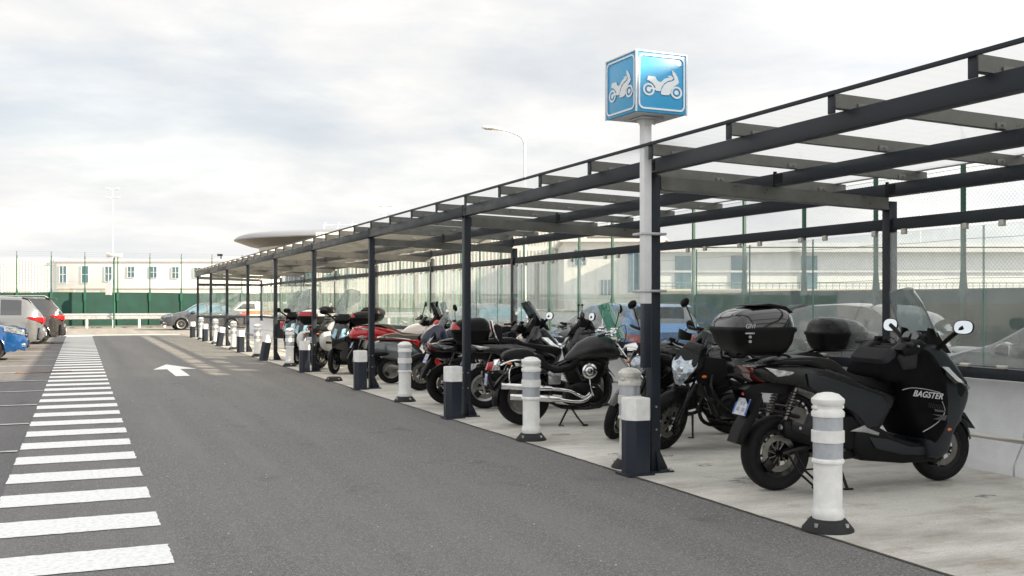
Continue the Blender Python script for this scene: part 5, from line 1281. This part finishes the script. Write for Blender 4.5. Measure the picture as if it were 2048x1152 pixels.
for s in (-1, 1):
    b = NB(); slab(b, [(.98, 1.12), (1.06, 1.17), (1.18, 1.20), (1.24, 1.16), (1.16, 1.08), (1.02, 1.06)], .085, .03, y0=s*.22, sm=1); obj('hand_cover', b, M_blackp, A)
blinker(A, (1.50, -.21, .46), s=1.6)
b = NB()
tube(b, [(.02, -.16, .31), (.10, -.20, .16), (.22, -.24, .05)], .010, 7); tube(b, [(.08, -.16, .33), (.15, -.20, .18), (.26, -.24, .07)], .010, 7); cbox(b, (.25, -.245, .045), (.10, .07, .06), .012, ry=.5); obj('kick_pedal', b, M_blackp, A)
A.scale = (.972, 1, 1)
# B: black naked bike with rear case, nose to the road
l, a = face_to((6.92, 8.72), (5.50, 9.04))
B = motorcycle('naked_motorcycle', 'black motorcycle with small nose screen, hand guards and rear case, facing the road', l, a, wb=1.46, st=.66, scr=(.27, .75, M_screend), guards=True, bar=(.92, 1.08), nose=M_blacks, tank=M_blackg)
topcase(B, -.47, 1.00, .56, .54, .34, M_blackp, M_blacks, red='bar')
for s in (-1, 1):
    b = NB(); tube(b, [(.96, s*.16, .80), (1.02, s*.24, .66), (.92, s*.26, .48), (.72, s*.20, .34)], .018, 8, smooth=4); obj('crash_bar', b, M_blacks, B)
# C: second naked bike
l, a = face_to((6.85, 9.78), (5.44, 9.98))
C = motorcycle('naked_motorcycle', 'black motorcycle with round headlamp, half hidden by the shelter post beside the cruiser', l, a, wb=1.42, st=.85, lamp='round', lining=M_alu, side=M_blackg, bar=(.92, 1.05))
# D: cruiser
l, a = face_to((4.99, 11.44), (6.6, 11.06))
D = cruiser('black cruiser with chrome exhausts, solo seat and green windscreen, behind a white bollard', l, a)
# F: scooter with red and black top case
l, a = face_to((5.26, 13.42), (6.80, 12.92))
F = maxi_scooter('maxi_scooter', 'black scooter with chrome backrest and big red and black top case, beyond the cruiser', l, a, M_blackg, M_blackg, wb=1.54, scr=None, rimmat=M_alu, mirm=None, head=M_lensw, tailh=-.08)
topcase(F, -.20, .92, .56, .54, .36, M_blackp, M_blackp, red='wide')
b = NB(); slab(b, [(.16, .93), (.12, 1.16), (.17, 1.20), (.24, 1.16), (.25, .95)], .16, .03, sm=1); bk = obj('backrest', b, M_seat, F)
b = NB()
for s in (-1, 1): tube(b, [(.22, s*.17, .90), (.14, s*.17, 1.05), (.10, s*.15, 1.22), (.10, 0, 1.24)], .012, 8, smooth=3)
obj('backrest_bar', b, M_chrome, bk)
for s in (-1, 1):
    b = NB(); tube(b, [(1.36, s*.16, 1.12), (1.37, s*.16, 1.45)], .006, 6); lathe(b, [(.0, -.02), (.018, -.008), (.018, .008), (0, .02)], 12, Matrix.Translation((1.37, s*.16, 1.46))); obj('phone_mount', b, M_blackp, F)
b = NB(); slab(b, [(1.02, 1.06), (1.10, 1.165), (1.20, 1.16), (1.28, 1.04), (1.14, 1.0)], .15, .04, sm=1)
for s in (-1, 1): tube(b, [(1.12, s*.10, 1.12), (1.06, s*.22, 1.17), (1.0, s*.26, 1.18)], .028, 8)
obj('silver_cowl', b, M_silverp, F)
# G: glossy black scooter
l, a = face_to((4.98, 14.25), (6.45, 14.15))
G = maxi_scooter('maxi_scooter', 'glossy black scooter with chrome exhaust between the retro scooter and the red-cased scooter', l, a, M_blackg, M_blackg, wb=1.48, scr=M_screend, scrh=.30, lean=.6, tailh=-.10, lamp=M_red, low=M_blackg)
# S: navy sport tourer pointing to the road
l, a = face_to((6.75, 16.5), (5.35, 16.6))
S_ = motorcycle('touring_motorcycle', 'navy motorcycle with a raised tail, half hidden behind the third shelter post', l, a, wb=1.42, st=.2, tank=M_navy, side=M_navy, tail_up=.10, bar=(.92, 1.1), scr=(.34, .6, M_screen), fair=M_navy)
# H: retro scooter
l, a = face_to((5.30, 18.25), (6.62, 17.9))
H = vespa('grey retro scooter with brown seat and black leg apron, behind a white bollard', l, a)
# I: red scooter
l, a = face_to((5.20, 19.55), (6.65, 19.40))
I = maxi_scooter('maxi_scooter', 'red scooter with red tail panels, next to the grey retro scooter', l, a, M_redp, M_redp, wb=1.46, scr=M_screend, scrh=.30, tailh=.02, lamp=M_red, rimmat=M_blacks, seatm=M_brown)
b = NB(); body(b, [(-.36, .86, .04, .03), (-.32, .87, .12, .09), (-.16, .90, .18, .135), (.08, .90, .205, .15), (.32, .87, .20, .14), (.52, .83, .16, .10), (.62, .80, .08, .05)], 2.3, 26); obj('tail_cowl', b, M_redp, I)
for s in (-1, 1):
    b = NB(); slab(b, [(-.24, .83), (-.10, .87), (-.02, .83), (-.12, .79)], .012, .006, y0=s*.165); obj('clear_lens', b, M_lensw, I)
# J: white tourer
l, a = face_to((5.75, 20.75), (7.05, 20.3))
J = motorcycle('touring_motorcycle', 'white touring motorcycle behind the red scooter', l, a, wb=1.45, tank=M_whitep, side=M_whitep, fair=M_whitep, scr=(.42, .5, M_screen), bar=(.92, 1.12), lamp='round')
topcase(J, -.34, 1.02, .46, .50, .30, M_blackp, M_blackp, red='wide')
# K: three wheeler facing the road
l, a = face_to((5.95, 22.25), (5.02, 20.95))
K = maxi_scooter('three_wheel_scooter', 'black three-wheeled scooter with blue-tinted headlamps, nearest the red scooter', l, a, M_blackg, M_blackg, wb=1.48, trike=True, head=M_lensb, scr=M_screen, scrh=.56, rim='multi', rimmat=M_alu, lean=.75, w0=.25, w1=.23)
topcase(K, -.24, 1.08, .50, .50, .32, M_blackp, M_blackp, red='wide')
# L: white pannier bike
l, a = face_to((4.98, 22.95), (6.0, 23.95))
L_ = motorcycle('touring_motorcycle', 'motorcycle with bulky white panniers and white top case, between the two black three-wheelers', l, a, wb=1.45, tank=M_whitep, side=M_blackg, panniers=M_whitep, scr=(.40, .5, M_screen), lamp='round')
topcase(L_, -.30, 1.02, .48, .52, .32, M_blackp, M_whitep, red='wide')
# M: second three wheeler
l, a = face_to((5.75, 25.75), (4.98, 24.5))
Mm = maxi_scooter('three_wheel_scooter', 'black three-wheeled scooter with tall clear windscreen behind the scuffed white bollard', l, a, M_blackg, M_blackg, wb=1.48, trike=True, head=M_lensb, scr=M_screen, scrh=.60, rim='multi', rimmat=M_alu, lean=.65, w0=.25, w1=.23)
topcase(Mm, -.24, 1.08, .50, .50, .32, M_whitep, M_blackp)
l, a = face_to((6.0, 27.9), (5.15, 26.75))
N_ = maxi_scooter('maxi_scooter', 'black scooter with clear windscreen, farthest of the parked row', l, a, M_blackg, M_blackg, wb=1.48, head=M_lensb, scr=M_screen, scrh=.58, rim='multi', lean=.65, w0=.25, w1=.23)
# ---------------------------------------------------------------- cars
# local x=0 is the rear bumper
def carat(rear_x, y, heading): return (rear_x, y, -.004), heading
car('parked_car', 'blue hatchback at the left edge, nose pointing at the zebra crossing', 'hatch', (-1.30-4.25, 29.95, -.004), 0, M_cblue, trim=M_cblue)
car('parked_car', 'silver estate car backed towards the zebra crossing, between the blue and the dark car', 'suv', (-1.10, 36.9, -.004), math.pi, M_csilver, rimm=M_silverp)
car('parked_car', 'dark sport utility car parked tail first, closest to the metal crash barrier on the left', 'suv', (-.55, 41.6, -.004), math.pi, M_cdark, rails=True)
car('parked_car', 'grey saloon facing left beyond the far end of the shelter', 'sedan', (4.15+4.45, 59.3, -.008), math.pi+.02, M_cgrey, rimm=M_alu, winm=M_winb)
car('parked_car', 'silver car behind the glass wall, seen from the rear', 'sedan', (10.55, 24.6, -.008), math.pi/2, M_csilver, winm=M_winb)
car('parked_car', 'bright blue hatchback behind the glass wall, seen from the rear', 'hatch', (10.5, 16.9, -.008), math.pi/2, M_cblue2)
car('parked_car', 'dark grey car close behind the glass wall at the right edge', 'sedan', (10.6, 5.5, -.008), math.pi/2, M_cgrey, winm=M_win)
car('parked_car', 'dusty black car behind the glass wall near the large scooter screen', 'hatch', (12.15, 15.0, -.008), -math.pi/2, M_cdark, winm=M_win)
car('parked_car', 'faded red car far behind the glass wall', 'hatch', (9.6, 47.2, -.008), math.pi/2, M_cred)
# ---------------------------------------------------------------- fences
def fence(name, label, P0, P1, pts, hs=2.1, cloth=True, mesh_step=.075, wire_r=.0018, top=4.25, screen_sag=True):
    """P0->P1 straight run; posts at distances pts; windbreak fabric hs high, chain link above, barbed wires on top"""
    T = thing(name, label, 'fence', (P0[0], P0[1], 0)); d = Vector((P1[0]-P0[0], P1[1]-P0[1], 0)); L_ = d.length; d.normalize(); nrm = Vector((-d.y, d.x, 0))
    for q in pts:
        b = NB(); p = d*q
        box(b, (-.03, -.03, 0), (.03, .03, top), Matrix.Translation(p)); loft(b, [[p+d*x+nrm*y+Vector((0, 0, z)) for x, y in ((-k, -.032), (k, -.032), (k, .032), (-k, .032))] for z, k in ((1.6, .07), (hs-.05, .07), (hs+.12, .048), (hs+.30, .032))])
        tube(b, [p+Vector((0, 0, top-.02)), p+nrm*.12+Vector((0, 0, top+.25))], .018, 6); obj('post', b, M_gpost, T)
    b = NB()
    n = int(L_/.5)
    top_ = [hs+noise.noise(Vector((k*.23, 5, P0[0])))*.05 for k in range(n+1)]
    rg = []
    for k in range(n+1):
        p = d*(L_*k/n)-nrm*.045; w = noise.noise(Vector((k*.7, 1, 2)))*.02
        rg.append([p+nrm*w+Vector((0, 0, .02)), p+nrm*(w*1.5)+Vector((0, 0, hs*.5)), p+Vector((0, 0, top_[k])), p+nrm*.012+Vector((0, 0, top_[k])), p+nrm*(.012+w*1.5)+Vector((0, 0, hs*.5)), p+nrm*(.012+w)+Vector((0, 0, .02))])
    if cloth: loft(b, rg); obj('windbreak', b, M_green, T)
    else: b.free(); hs = .15
    b = NB(); z0, z1 = hs-.02, top-.55; H = z1-z0; k = 0; st = mesh_step
    m = int((L_+H)/st)
    for s in (0, 1):
        for k in range(m):
            a = -H+k*st; a0, a1 = a, a+H; za, zb = z0, z1
            if a0 < 0: za = z0-a0; a0 = 0
            if a1 > L_: zb = z1-(a1-L_); a1 = L_
            if a1 <= a0: continue
            if s: a0, a1 = L_-a0, L_-a1
            tube(b, [d*a0+Vector((0, 0, za)), d*a1+Vector((0, 0, zb))], wire_r, 3)
    obj('chain_link', b, M_gwire, T)
    b = NB()
    for z, off in ((z1, 0), (z0+(z1-z0)*.42, 0), (z0+.2, 0), (top+.02, .03), (top+.13, .07), (top+.24, .11)):
        tube(b, [d*(L_*k/20)+nrm*off+Vector((0, 0, z-(.015 if k % 2 else 0))) for k in range(21)], .004 if off == 0 else .003, 4)
        if off:
            for k in range(int(L_/.22)):
                p = d*(k*.22)+nrm*off+Vector((0, 0, z)); tube(b, [p-Vector((0, 0, .022))-d*.015, p+Vector((0, 0, .022))+d*.015], .0022, 3)
    obj('fence_wire', b, M_gwire, T); return T
fence('boundary_fence', 'green fence with windbreak fabric and barbed wire behind the nearest stretch of the glass wall', (13.3, 2.5), (13.3, 22.4), [.03+i*1.99 for i in range(11)], hs=1.72)
fence('boundary_fence', 'green chain link fence without fabric behind the farther stretch of the glass wall', (13.3, 22.4), (13.3, 66), [.03+i*1.99 for i in range(22)], hs=1.0, cloth=False)
T = thing('parapet_wall', 'low white parapet wall beyond the chain link fence', 'wall', (16.0, 18, 0)); b = NB(); box(b, (0, 0, 0), (.3, 47, 1.15), None, .02); obj('wall', b, M_barrier, T)
b = NB(); box(b, (-.04, -.04, 1.152), (.34, 47.04, 1.23), None, .01); obj('coping', b, M_bconc, T)
fence('boundary_fence', 'green windbreak fence across the far end of the car park', (13.25, 66), (-42, 66), [2.0+1.83*i for i in range(30)], hs=2.10, mesh_step=.16, wire_r=.004)
# crash barrier
T = thing('crash_barrier', 'galvanised metal crash barrier on short white posts in front of the green windbreak', 'crash barrier', (-6, 64.6, 0))
b = NB(); prof = [(-.04, .50), (-.10, .54), (-.10, .60), (-.03, .66), (-.03, .70), (-.10, .76), (-.10, .82), (-.04, .86), (-.02, .86), (-.02, .50)]
loft(b, [[Vector((x, y, z)) for y, z in prof] for x in [i*.5 for i in range(41)]]); obj('rail', b, M_galv, T)
for i in range(13):
    b = NB(); box(b, (.55+1.44*i, -.02, 0), (.67+1.44*i, .10, .78), None, .008); obj('post', b, M_white, T)
T = thing('kerb_strip', 'pale kerb strip at the foot of the far green windbreak', 'kerb', (-20, 65.2, 0)); b = NB(); box(b, (0, 0, 0), (33, .3, .12), None, .02); obj('kerb', b, M_bconc, T)
# ---------------------------------------------------------------- helpers in view-aligned local frames (buildings face the car park)
F = 2040.0; cp, sp = math.cos(PHI), math.sin(PHI)
def at(u, z): x = (u-1024)/F*z; return (x*cp+z*sp, z*cp-x*sp)
def hgt(v, z): return 1.5+(605-v)/F*z
def building(name, label, u0, z, cat='building'):
    p = at(u0, z); return thing(name, label, cat, (p[0], p[1], 0), -PHI)
def mx(u, u0, z): return (u-u0)/F*z
# white hall, left
z = 96.0; B1 = building('white_hall', 'long white building with a row of small windows beyond the far green fence', 112, z)
b = NB(); box(b, (0, 0, 0), (mx(486, 112, z), 16, hgt(523, z)), None, .02); wl = obj('wall', b, M_bwhite, B1)
b = NB(); box(b, (-.1, -.12, hgt(523, z)), (mx(486, 112, z)+.1, 16.1, hgt(523, z)+.22)); obj('parapet', b, M_bwhite, B1)
b = NB(); box(b, (0, -.06, hgt(578, z)), (mx(486, 112, z), -.002, hgt(575.5, z))); obj('ledge', b, M_bconc, B1)
for u, v0, v1 in ((126, 532, 566), (170, 532, 566), (217, 533, 563), (262, 533, 555), (307, 533, 556), (351, 534, 557), (395, 535, 556), (440, 535, 556)):
    b = NB(); x = mx(u, 112, z); w_ = .33; box(b, (x-w_, -.03, hgt(v1, z)), (x+w_, -.004, hgt(v0, z))); wo = obj('window', b, M_winb, B1)
    b = NB()
    for zz in (hgt(v0, z), (hgt(v0, z)+hgt(v1, z))/2, hgt(v1, z)): box(b, (x-w_-.03, -.06, zz-.02), (x+w_+.03, -.032, zz+.02))
    for xx in (x-w_, x+w_, x): box(b, (xx-.018, -.058, hgt(v1, z)), (xx+.018, -.034, hgt(v0, z)))
    obj('window_frame', b, M_white, wo)
for u, w_ in ((118, .6), (205, .5)):
    b = NB(); x = mx(u, 112, z); box(b, (x, -.05, 0), (x+w_*2.4, -.003, hgt(579, z))); obj('door', b, M_bconc, B1)
b = NB()
for u0_, u1_, v0, v1 in ((416, 470, 515, 522), (433, 462, 511, 515), (474, 500, 514, 523)): box(b, (mx(u0_, 112, z), 2, hgt(523, z)), (mx(u1_, 112, z), 5, hgt(v0, z)))
obj('roof_unit', b, M_bgrey, B1)
b = NB(); x = mx(436, 112, z); tube(b, [(x, 1, hgt(520, z)), (x, 1, hgt(508, z))], .06, 6); cbox(b, (x-.1, 1, hgt(509, z)), (.5, .2, .2), .04); obj('roof_camera', b, M_blackp, B1)
z = 96.1; B2 = building('white_warehouse', 'plain white ribbed warehouse at the far left beyond the green fence', -260, z)
b = NB(); W_ = mx(112, -260, z); box(b, (0, 0, 0), (W_, 14, hgt(516, z))); obj('wall', b, M_bwhite, B2)
b = NB()
for k in range(60): box(b, (.1+k*W_/60, -.02, .1), (.16+k*W_/60, -.003, hgt(518, z)))
obj('wall_rib', b, M_bwhite, B2)
b = NB(); box(b, (W_-4.6, -.30, 0), (W_-2.2, -.06, 2.6)); obj('shed_door', b, M_bconc, B2)
# curved terminal
z = 120.0; p = at(905, z+26); T = thing('curved_terminal', 'terminal with a sweeping pointed metal roof and bronze soffit beyond the shelter', 'building', (p[0], p[1], 0), -PHI)
Rr = (905-472)/F*(z+26); D = Rr
def disc(prof, m, name, sy=.55, par=T, n=72):
    b = NB(); lathe(b, [(r*Rr, h) for r, h in prof], n); bmesh.ops.scale(b, vec=(1, sy, 1), verts=b.verts); return obj(name, b, m, par, ang=50)
h0 = hgt(479, z+20)
disc([(.998, h0-.02), (1.0, h0+.12), (.985, h0+.50), (.95, h0+.88), (.90, h0+1.0), (.60, h0+1.45), (.3, h0+1.75), (0, h0+1.9)], M_metalroof, 'roof')
disc([(.998, h0-.02), (.93, h0-.75), (.89, h0-1.0)], M_soffit, 'soffit')
disc([(.80, h0-2.2), (.795, h0-.9)], M_soffit, 'drum')
disc([(.89, h0-.55), (.885, h0-1.45)], mat('pale band', (.62, .60, .55), .35, .2), 'band')
disc([(.884, h0-1.45), (.83, h0-1.75), (.80, h0-2.5)], mat('dark soffit', (.16, .14, .12), .4), 'lower_soffit')
disc([(.76, 0), (.76, h0-1.2)], M_winb, 'window_wall')
b = NB()
for k in range(72):
    a = 2*math.pi*k/72; tube(b, [(.765*Rr*math.cos(a), .765*Rr*.55*math.sin(a), 0), (.765*Rr*math.cos(a), .765*Rr*.55*math.sin(a), h0-2.4)], .07, 4)
obj('mullion', b, M_bwhite, T)
b = NB()
for k in range(22):
    x = -Rr*.58+k*1.9; yb = -3; zb = h0+1.35+.5*(k/22); tube(b, [(x, yb, zb), (x+.35, yb, zb+1.25)], .05, 4)
tube(b, [(-Rr*.58, -3, h0+2.2), (-Rr*.58+41, -3, h0+3.1)], .035, 4); obj('roof_railing', b, M_signw, T)
b = NB(); yb = -Rr*.55*.52-1.0
X0 = mx(650, 905, z)
X0 = -16.1
box(b, (X0, -17.9, 0), (X0+34, -10, hgt(464, 128))); rw = obj('ribbed_wall', b, M_bcream, T)
b = NB()
for k in range(85): box(b, (X0+.02+k*.40, -18.05, .2), (X0+.20+k*.40, -17.905, hgt(464, 128)-.05))
obj('wall_rib', b, M_bwhite, rw)
# ribbed shed behind the shelter
z = 70.0; T = building('ribbed_shed', 'white shed clad in vertical ribs behind the middle of the glass wall', 640, z)
W_ = mx(1128, 640, z); hh = hgt(492, z)
b = NB(); box(b, (0, 0, 0), (W_, 12, hh)); wl = obj('wall', b, M_bcream, T)
b = NB()
for k in range(int(W_/.25)): box(b, (.05+k*.25, -.09, .2), (.15+k*.25, -.003, hh-.25))
obj('wall_rib', b, M_bwhite, wl)
for u in (655, 690):
    b = NB(); x = mx(u, 640, z); box(b, (x, -.16, hgt(575, z)), (x+.9, -.10, hgt(548, z))); obj('window', b, M_winb, T)
z = 62.0; T = building('office_block', 'pale flat-roofed office block with dark blue windows behind the glass wall', 1128, z)
W_ = mx(1318, 1128, z); hh = hgt(484, z)
b = NB(); box(b, (0, 0, 0), (W_, 12, hh)); obj('wall', b, M_bwhite, T)
b = NB(); box(b, (-.3, -.5, hh), (W_+.3, 12.3, hh+.18)); obj('roof', b, M_bwhite, T)
for u0_, u1_, v0, v1 in ((1148, 1172, 500, 530), (1255, 1290, 505, 585), (1200, 1222, 560, 590)):
    b = NB(); x0, x1 = mx(u0_, 1128, z), mx(u1_, 1128, z); box(b, (x0, -.04, hgt(v1, z)), (x1, -.003, hgt(v0, z))); wo = obj('window', b, M_winb, T)
    b = NB()
    for t in (0, .33, .66, 1): box(b, (x0+(x1-x0)*t-.03, -.08, hgt(v1, z)), (x0+(x1-x0)*t+.03, -.042, hgt(v0, z)))
    obj('window_frame', b, M_bgrey, wo)
# long terminal, right: built solid to stand in for its reflection in the glass
z = 46.0; T = building('reflected_terminal', 'long low cream concrete terminal with a parapet railing, built in place of its reflection in the glass at the right', 1300, z)
W_ = mx(2330, 1300, z)
b = NB(); box(b, (0, 0, 0), (W_, 3, hgt(582, z))); wl = obj('wall', b, M_bconc, T)
b = NB(); box(b, (-.1, -.25, hgt(582, z)), (W_, 3.1, hgt(578, z))); obj('cornice', b, M_bconc, T)
b = NB(); n = int(W_/.30)
for k in range(n): tube(b, [(.1+k*.30, -.15, hgt(579, z)), (.1+k*.30, -.15, hgt(566, z))], .014, 4)
for v in (566, 572): tube(b, [(0, -.15, hgt(v, z)), (W_, -.15, hgt(v, z))], .024 if v == 566 else .012, 5)
obj('railing', b, M_gwire, T)
n = int(W_/1.06)
for k in range(n):
    x = .25+k*1.06; b = NB(); box(b, (x, -.03, hgt(606, z)), (x+.80, -.003, hgt(589, z))); wo = obj('window', b, M_winb, T)
    b = NB()
    for t in range(6): box(b, (x+t*.16-.012, -.05, hgt(606, z)), (x+t*.16+.012, -.031, hgt(589, z)))
    obj('window_bar', b, M_bgrey, wo)
b = NB()
for k in range(5): x = 2.2+k*5.1; box(b, (x, -.28, hgt(585, z)), (x+2.2, -.255, hgt(580.5, z)))
obj('wall_grille', b, M_line, T)
z = 60.0; T = building('grey_hangar', 'very pale grey hangar with horizontal roof bands behind the cream terminal', 1318, z)
W_ = mx(2330, 1318, z)
b = NB(); box(b, (0, 0, 0), (W_, 14, hgt(505, z))); obj('wall', b, mat('very pale cladding', (.72, .74, .76), .6, 0, 0, .03, .3), T)
b = NB()
for v0, v1, o in ((505, 497, -.6), (494, 486, -.3)): box(b, (-.2, o, hgt(v0, z)), (W_, 14, hgt(v1, z)))
box(b, (0, -.1, hgt(545, z)), (W_, -.004, hgt(541, z))); obj('roof_band', b, M_bgrey, T)
for u in (1350, 1462, 1602): 
    b = NB(); x = mx(u, 1318, z); box(b, (x, -.05, hgt(600, z)), (x+.95, -.003, hgt(512, z))); obj('window_strip', b, M_winb, T)
# direction panel on the terminal front
z = 45.4; T = building('direction_panel', 'dark direction panel on an ochre frame in front of the cream terminal', 1690, z, 'sign')
b = NB(); box(b, (0, 0, 0), (.08, .08, hgt(602, z))); box(b, (1.6, 0, 0), (1.68, .08, hgt(602, z))); box(b, (-.25, -.02, hgt(622, z)), (1.95, .10, hgt(603, z))); obj('frame', b, mat('ochre', (.45, .30, .12), .5), T)
b = NB(); box(b, (.02, -.05, hgt(619, z)), (1.70, -.022, hgt(607, z))); pn = obj('panel', b, mat('dark panel', (.02, .04, .06), .3), T)
b = text_bm('P  Parking', .16, 0, .002); obj('lettering', b, M_signw, pn, M=Matrix.Translation((.86, -.054, hgt(613, z))) @ Matrix.Rotation(R(90), 4, 'X'))
# ---------------------------------------------------------------- masts and lamps
p = at(1049, 40); T = thing('street_lamp', 'slim pale street lamp with one curved arm above the shelter roof', 'street lamp', (p[0], p[1], 0), -PHI)
b = NB(); tube(b, [(0, 0, 0), (0, 0, 7.2), (-.02, 0, 7.75), (-.18, 0, 8.02), (-.65, 0, 8.22), (-.95, 0, 8.28)], [.085, .05, .045, .04, .032, .03], 10, smooth=4); obj('pole', b, M_whitepaint, T)
b = NB(); body(b, [(-1.68, 8.36, .05, .02), (-1.60, 8.36, .14, .055), (-1.25, 8.34, .16, .075), (-.95, 8.30, .10, .06), (-.85, 8.28, .05, .04)], 2.6, 16); lh = obj('lamp_head', b, M_whitepaint, T)
b = NB(); body(b, [(-1.58, 8.30, .10, .012), (-1.4, 8.285, .12, .02), (-1.2, 8.28, .10, .012)], 2.6, 12); obj('lamp_glass', b, mat('lamp glass', (.5, .42, .32), .2), lh)
def mast(label, u, z, vt, rows, pan=None):
    p = at(u, z); T = thing('floodlight_mast', label, 'light mast', (p[0], p[1], 0), -PHI); h = hgt(vt, z); s = z/F
    b = NB(); tube(b, [(0, 0, 0), (0, 0, h)], [s*1.0, s*.6], 8); obj('pole', b, M_whitepaint, T)
    for dz in rows:
        b = NB(); hh = h-dz*s; tube(b, [(-s*12, 0, hh), (s*12, 0, hh)], s*.5, 5)
        a = obj('crossarm', b, M_whitepaint, T)
        for k in (-12, -7, 7, 12):
            b = NB(); cbox(b, (k*s, -.1, hh+s*1.4), (s*3.6, s*2.4, s*1.7), s*.3, rx=.5); obj('floodlight', b, M_whitepaint, a)
    return T
mast('tall pale floodlight mast standing at the left behind the white building', 226, 130, 377, (2, 19))
mast('distant floodlight mast rising over the curved terminal roof', 771, 170, 411, (2, 17, 28))
mast('thin floodlight mast seen through the gap above the right-hand glass wall', 1841, 75, 380, (16,))
# camera box on a fence post
T = thing('surveillance_camera', 'pale camera box on a fence post beside the tall mast', 'camera', (at(228, 60)[0], at(228, 60)[1], 0), -PHI)
b = NB(); tube(b, [(0, 0, 0), (0, 0, 4.15)], .05, 8); obj('pole', b, M_gpost, T); b = NB(); cbox(b, (.10, -.1, 4.28), (.75, .25, .20), .03); cbox(b, (-.32, -.1, 4.28), (.12, .20, .26), .02); obj('camera_housing', b, M_bcream, T)
b = NB(); loft(b, [[Vector((x, y, zz)) for x, zz in ((-.42, 1.95), (-.12, 1.95), (-.05, 2.9), (-.42, 2.55))] for y in (-.2, .05)]); obj('cabinet', b, M_bgrey, T)
# van behind the far end of the shelter
T = thing('delivery_van', 'white van with orange side lettering band behind the far glass wall', 'van', (11.5, 62.6, 0), math.pi)
b = NB(); slab(b, [(0, .30), (0, 1.35), (.06, 1.55), (2.6, 1.55), (3.2, 1.0), (4.0, .85), (4.1, .35)], .85, .08); obj('body', b, M_cwhite, T)
b = NB(); box(b, (.1, -.86, .8), (2.7, -.853, 1.02)); box(b, (.1, .853, .8), (2.7, .86, 1.02)); obj('stripe', b, M_orange, T)
b = NB(); slab(b, [(1.9, 1.1), (1.95, 1.45), (2.6, 1.45), (3.05, 1.08)], .86, .02); obj('window', b, M_win, T)
for x in (.8, 3.3):
    for s in (-1, 1): wheel(T, x, .31, .2, 'five', M_silverp, y=s*.74, disc=False, n=24)
for k, (x, y) in enumerate(((6.1, 46.8),)):
    T = thing('service_cart', 'dark low trailer with a red tail panel beside the farthest scooters', 'trailer', (5.9, 33.0, 0), .3)
    b = NB(); slab(b, [(0, .35), (0, .95), (1.8, .95), (1.8, .35)], .5, .04); obj('body', b, M_blackp, T)
    b = NB(); cbox(b, (-.02, -.2, .78), (.04, .22, .26), .01); obj('tail_light', b, M_red, T)
    for s in (-1, 1): wheel(T, .9, .25, .12, 'five', M_silverp, y=s*.5, disc=False, n=20)
# ---------------------------------------------------------------- unseen block added outside the right edge to shade the near half of the road
T = thing('shade_block', 'pale unseen block added right of the view to shade the near road', 'building', (20.0, -36, 0))
b = NB(); box(b, (0, 0, 0), (16, 42.3, 11), None, .03); wl = obj('wall', b, M_bwhite, T)
b = NB(); box(b, (-.3, -.3, 11), (16.3, 42.5, 11.4)); obj('roof', b, M_bgrey, T)
for r_ in range(3):
    for k in range(12):
        b = NB(); box(b, (-.05, 1.2+k*3.5, 1.6+r_*3.4), (-.003, 3.6+k*3.5, 3.5+r_*3.4)); obj('window', b, M_winb, T)
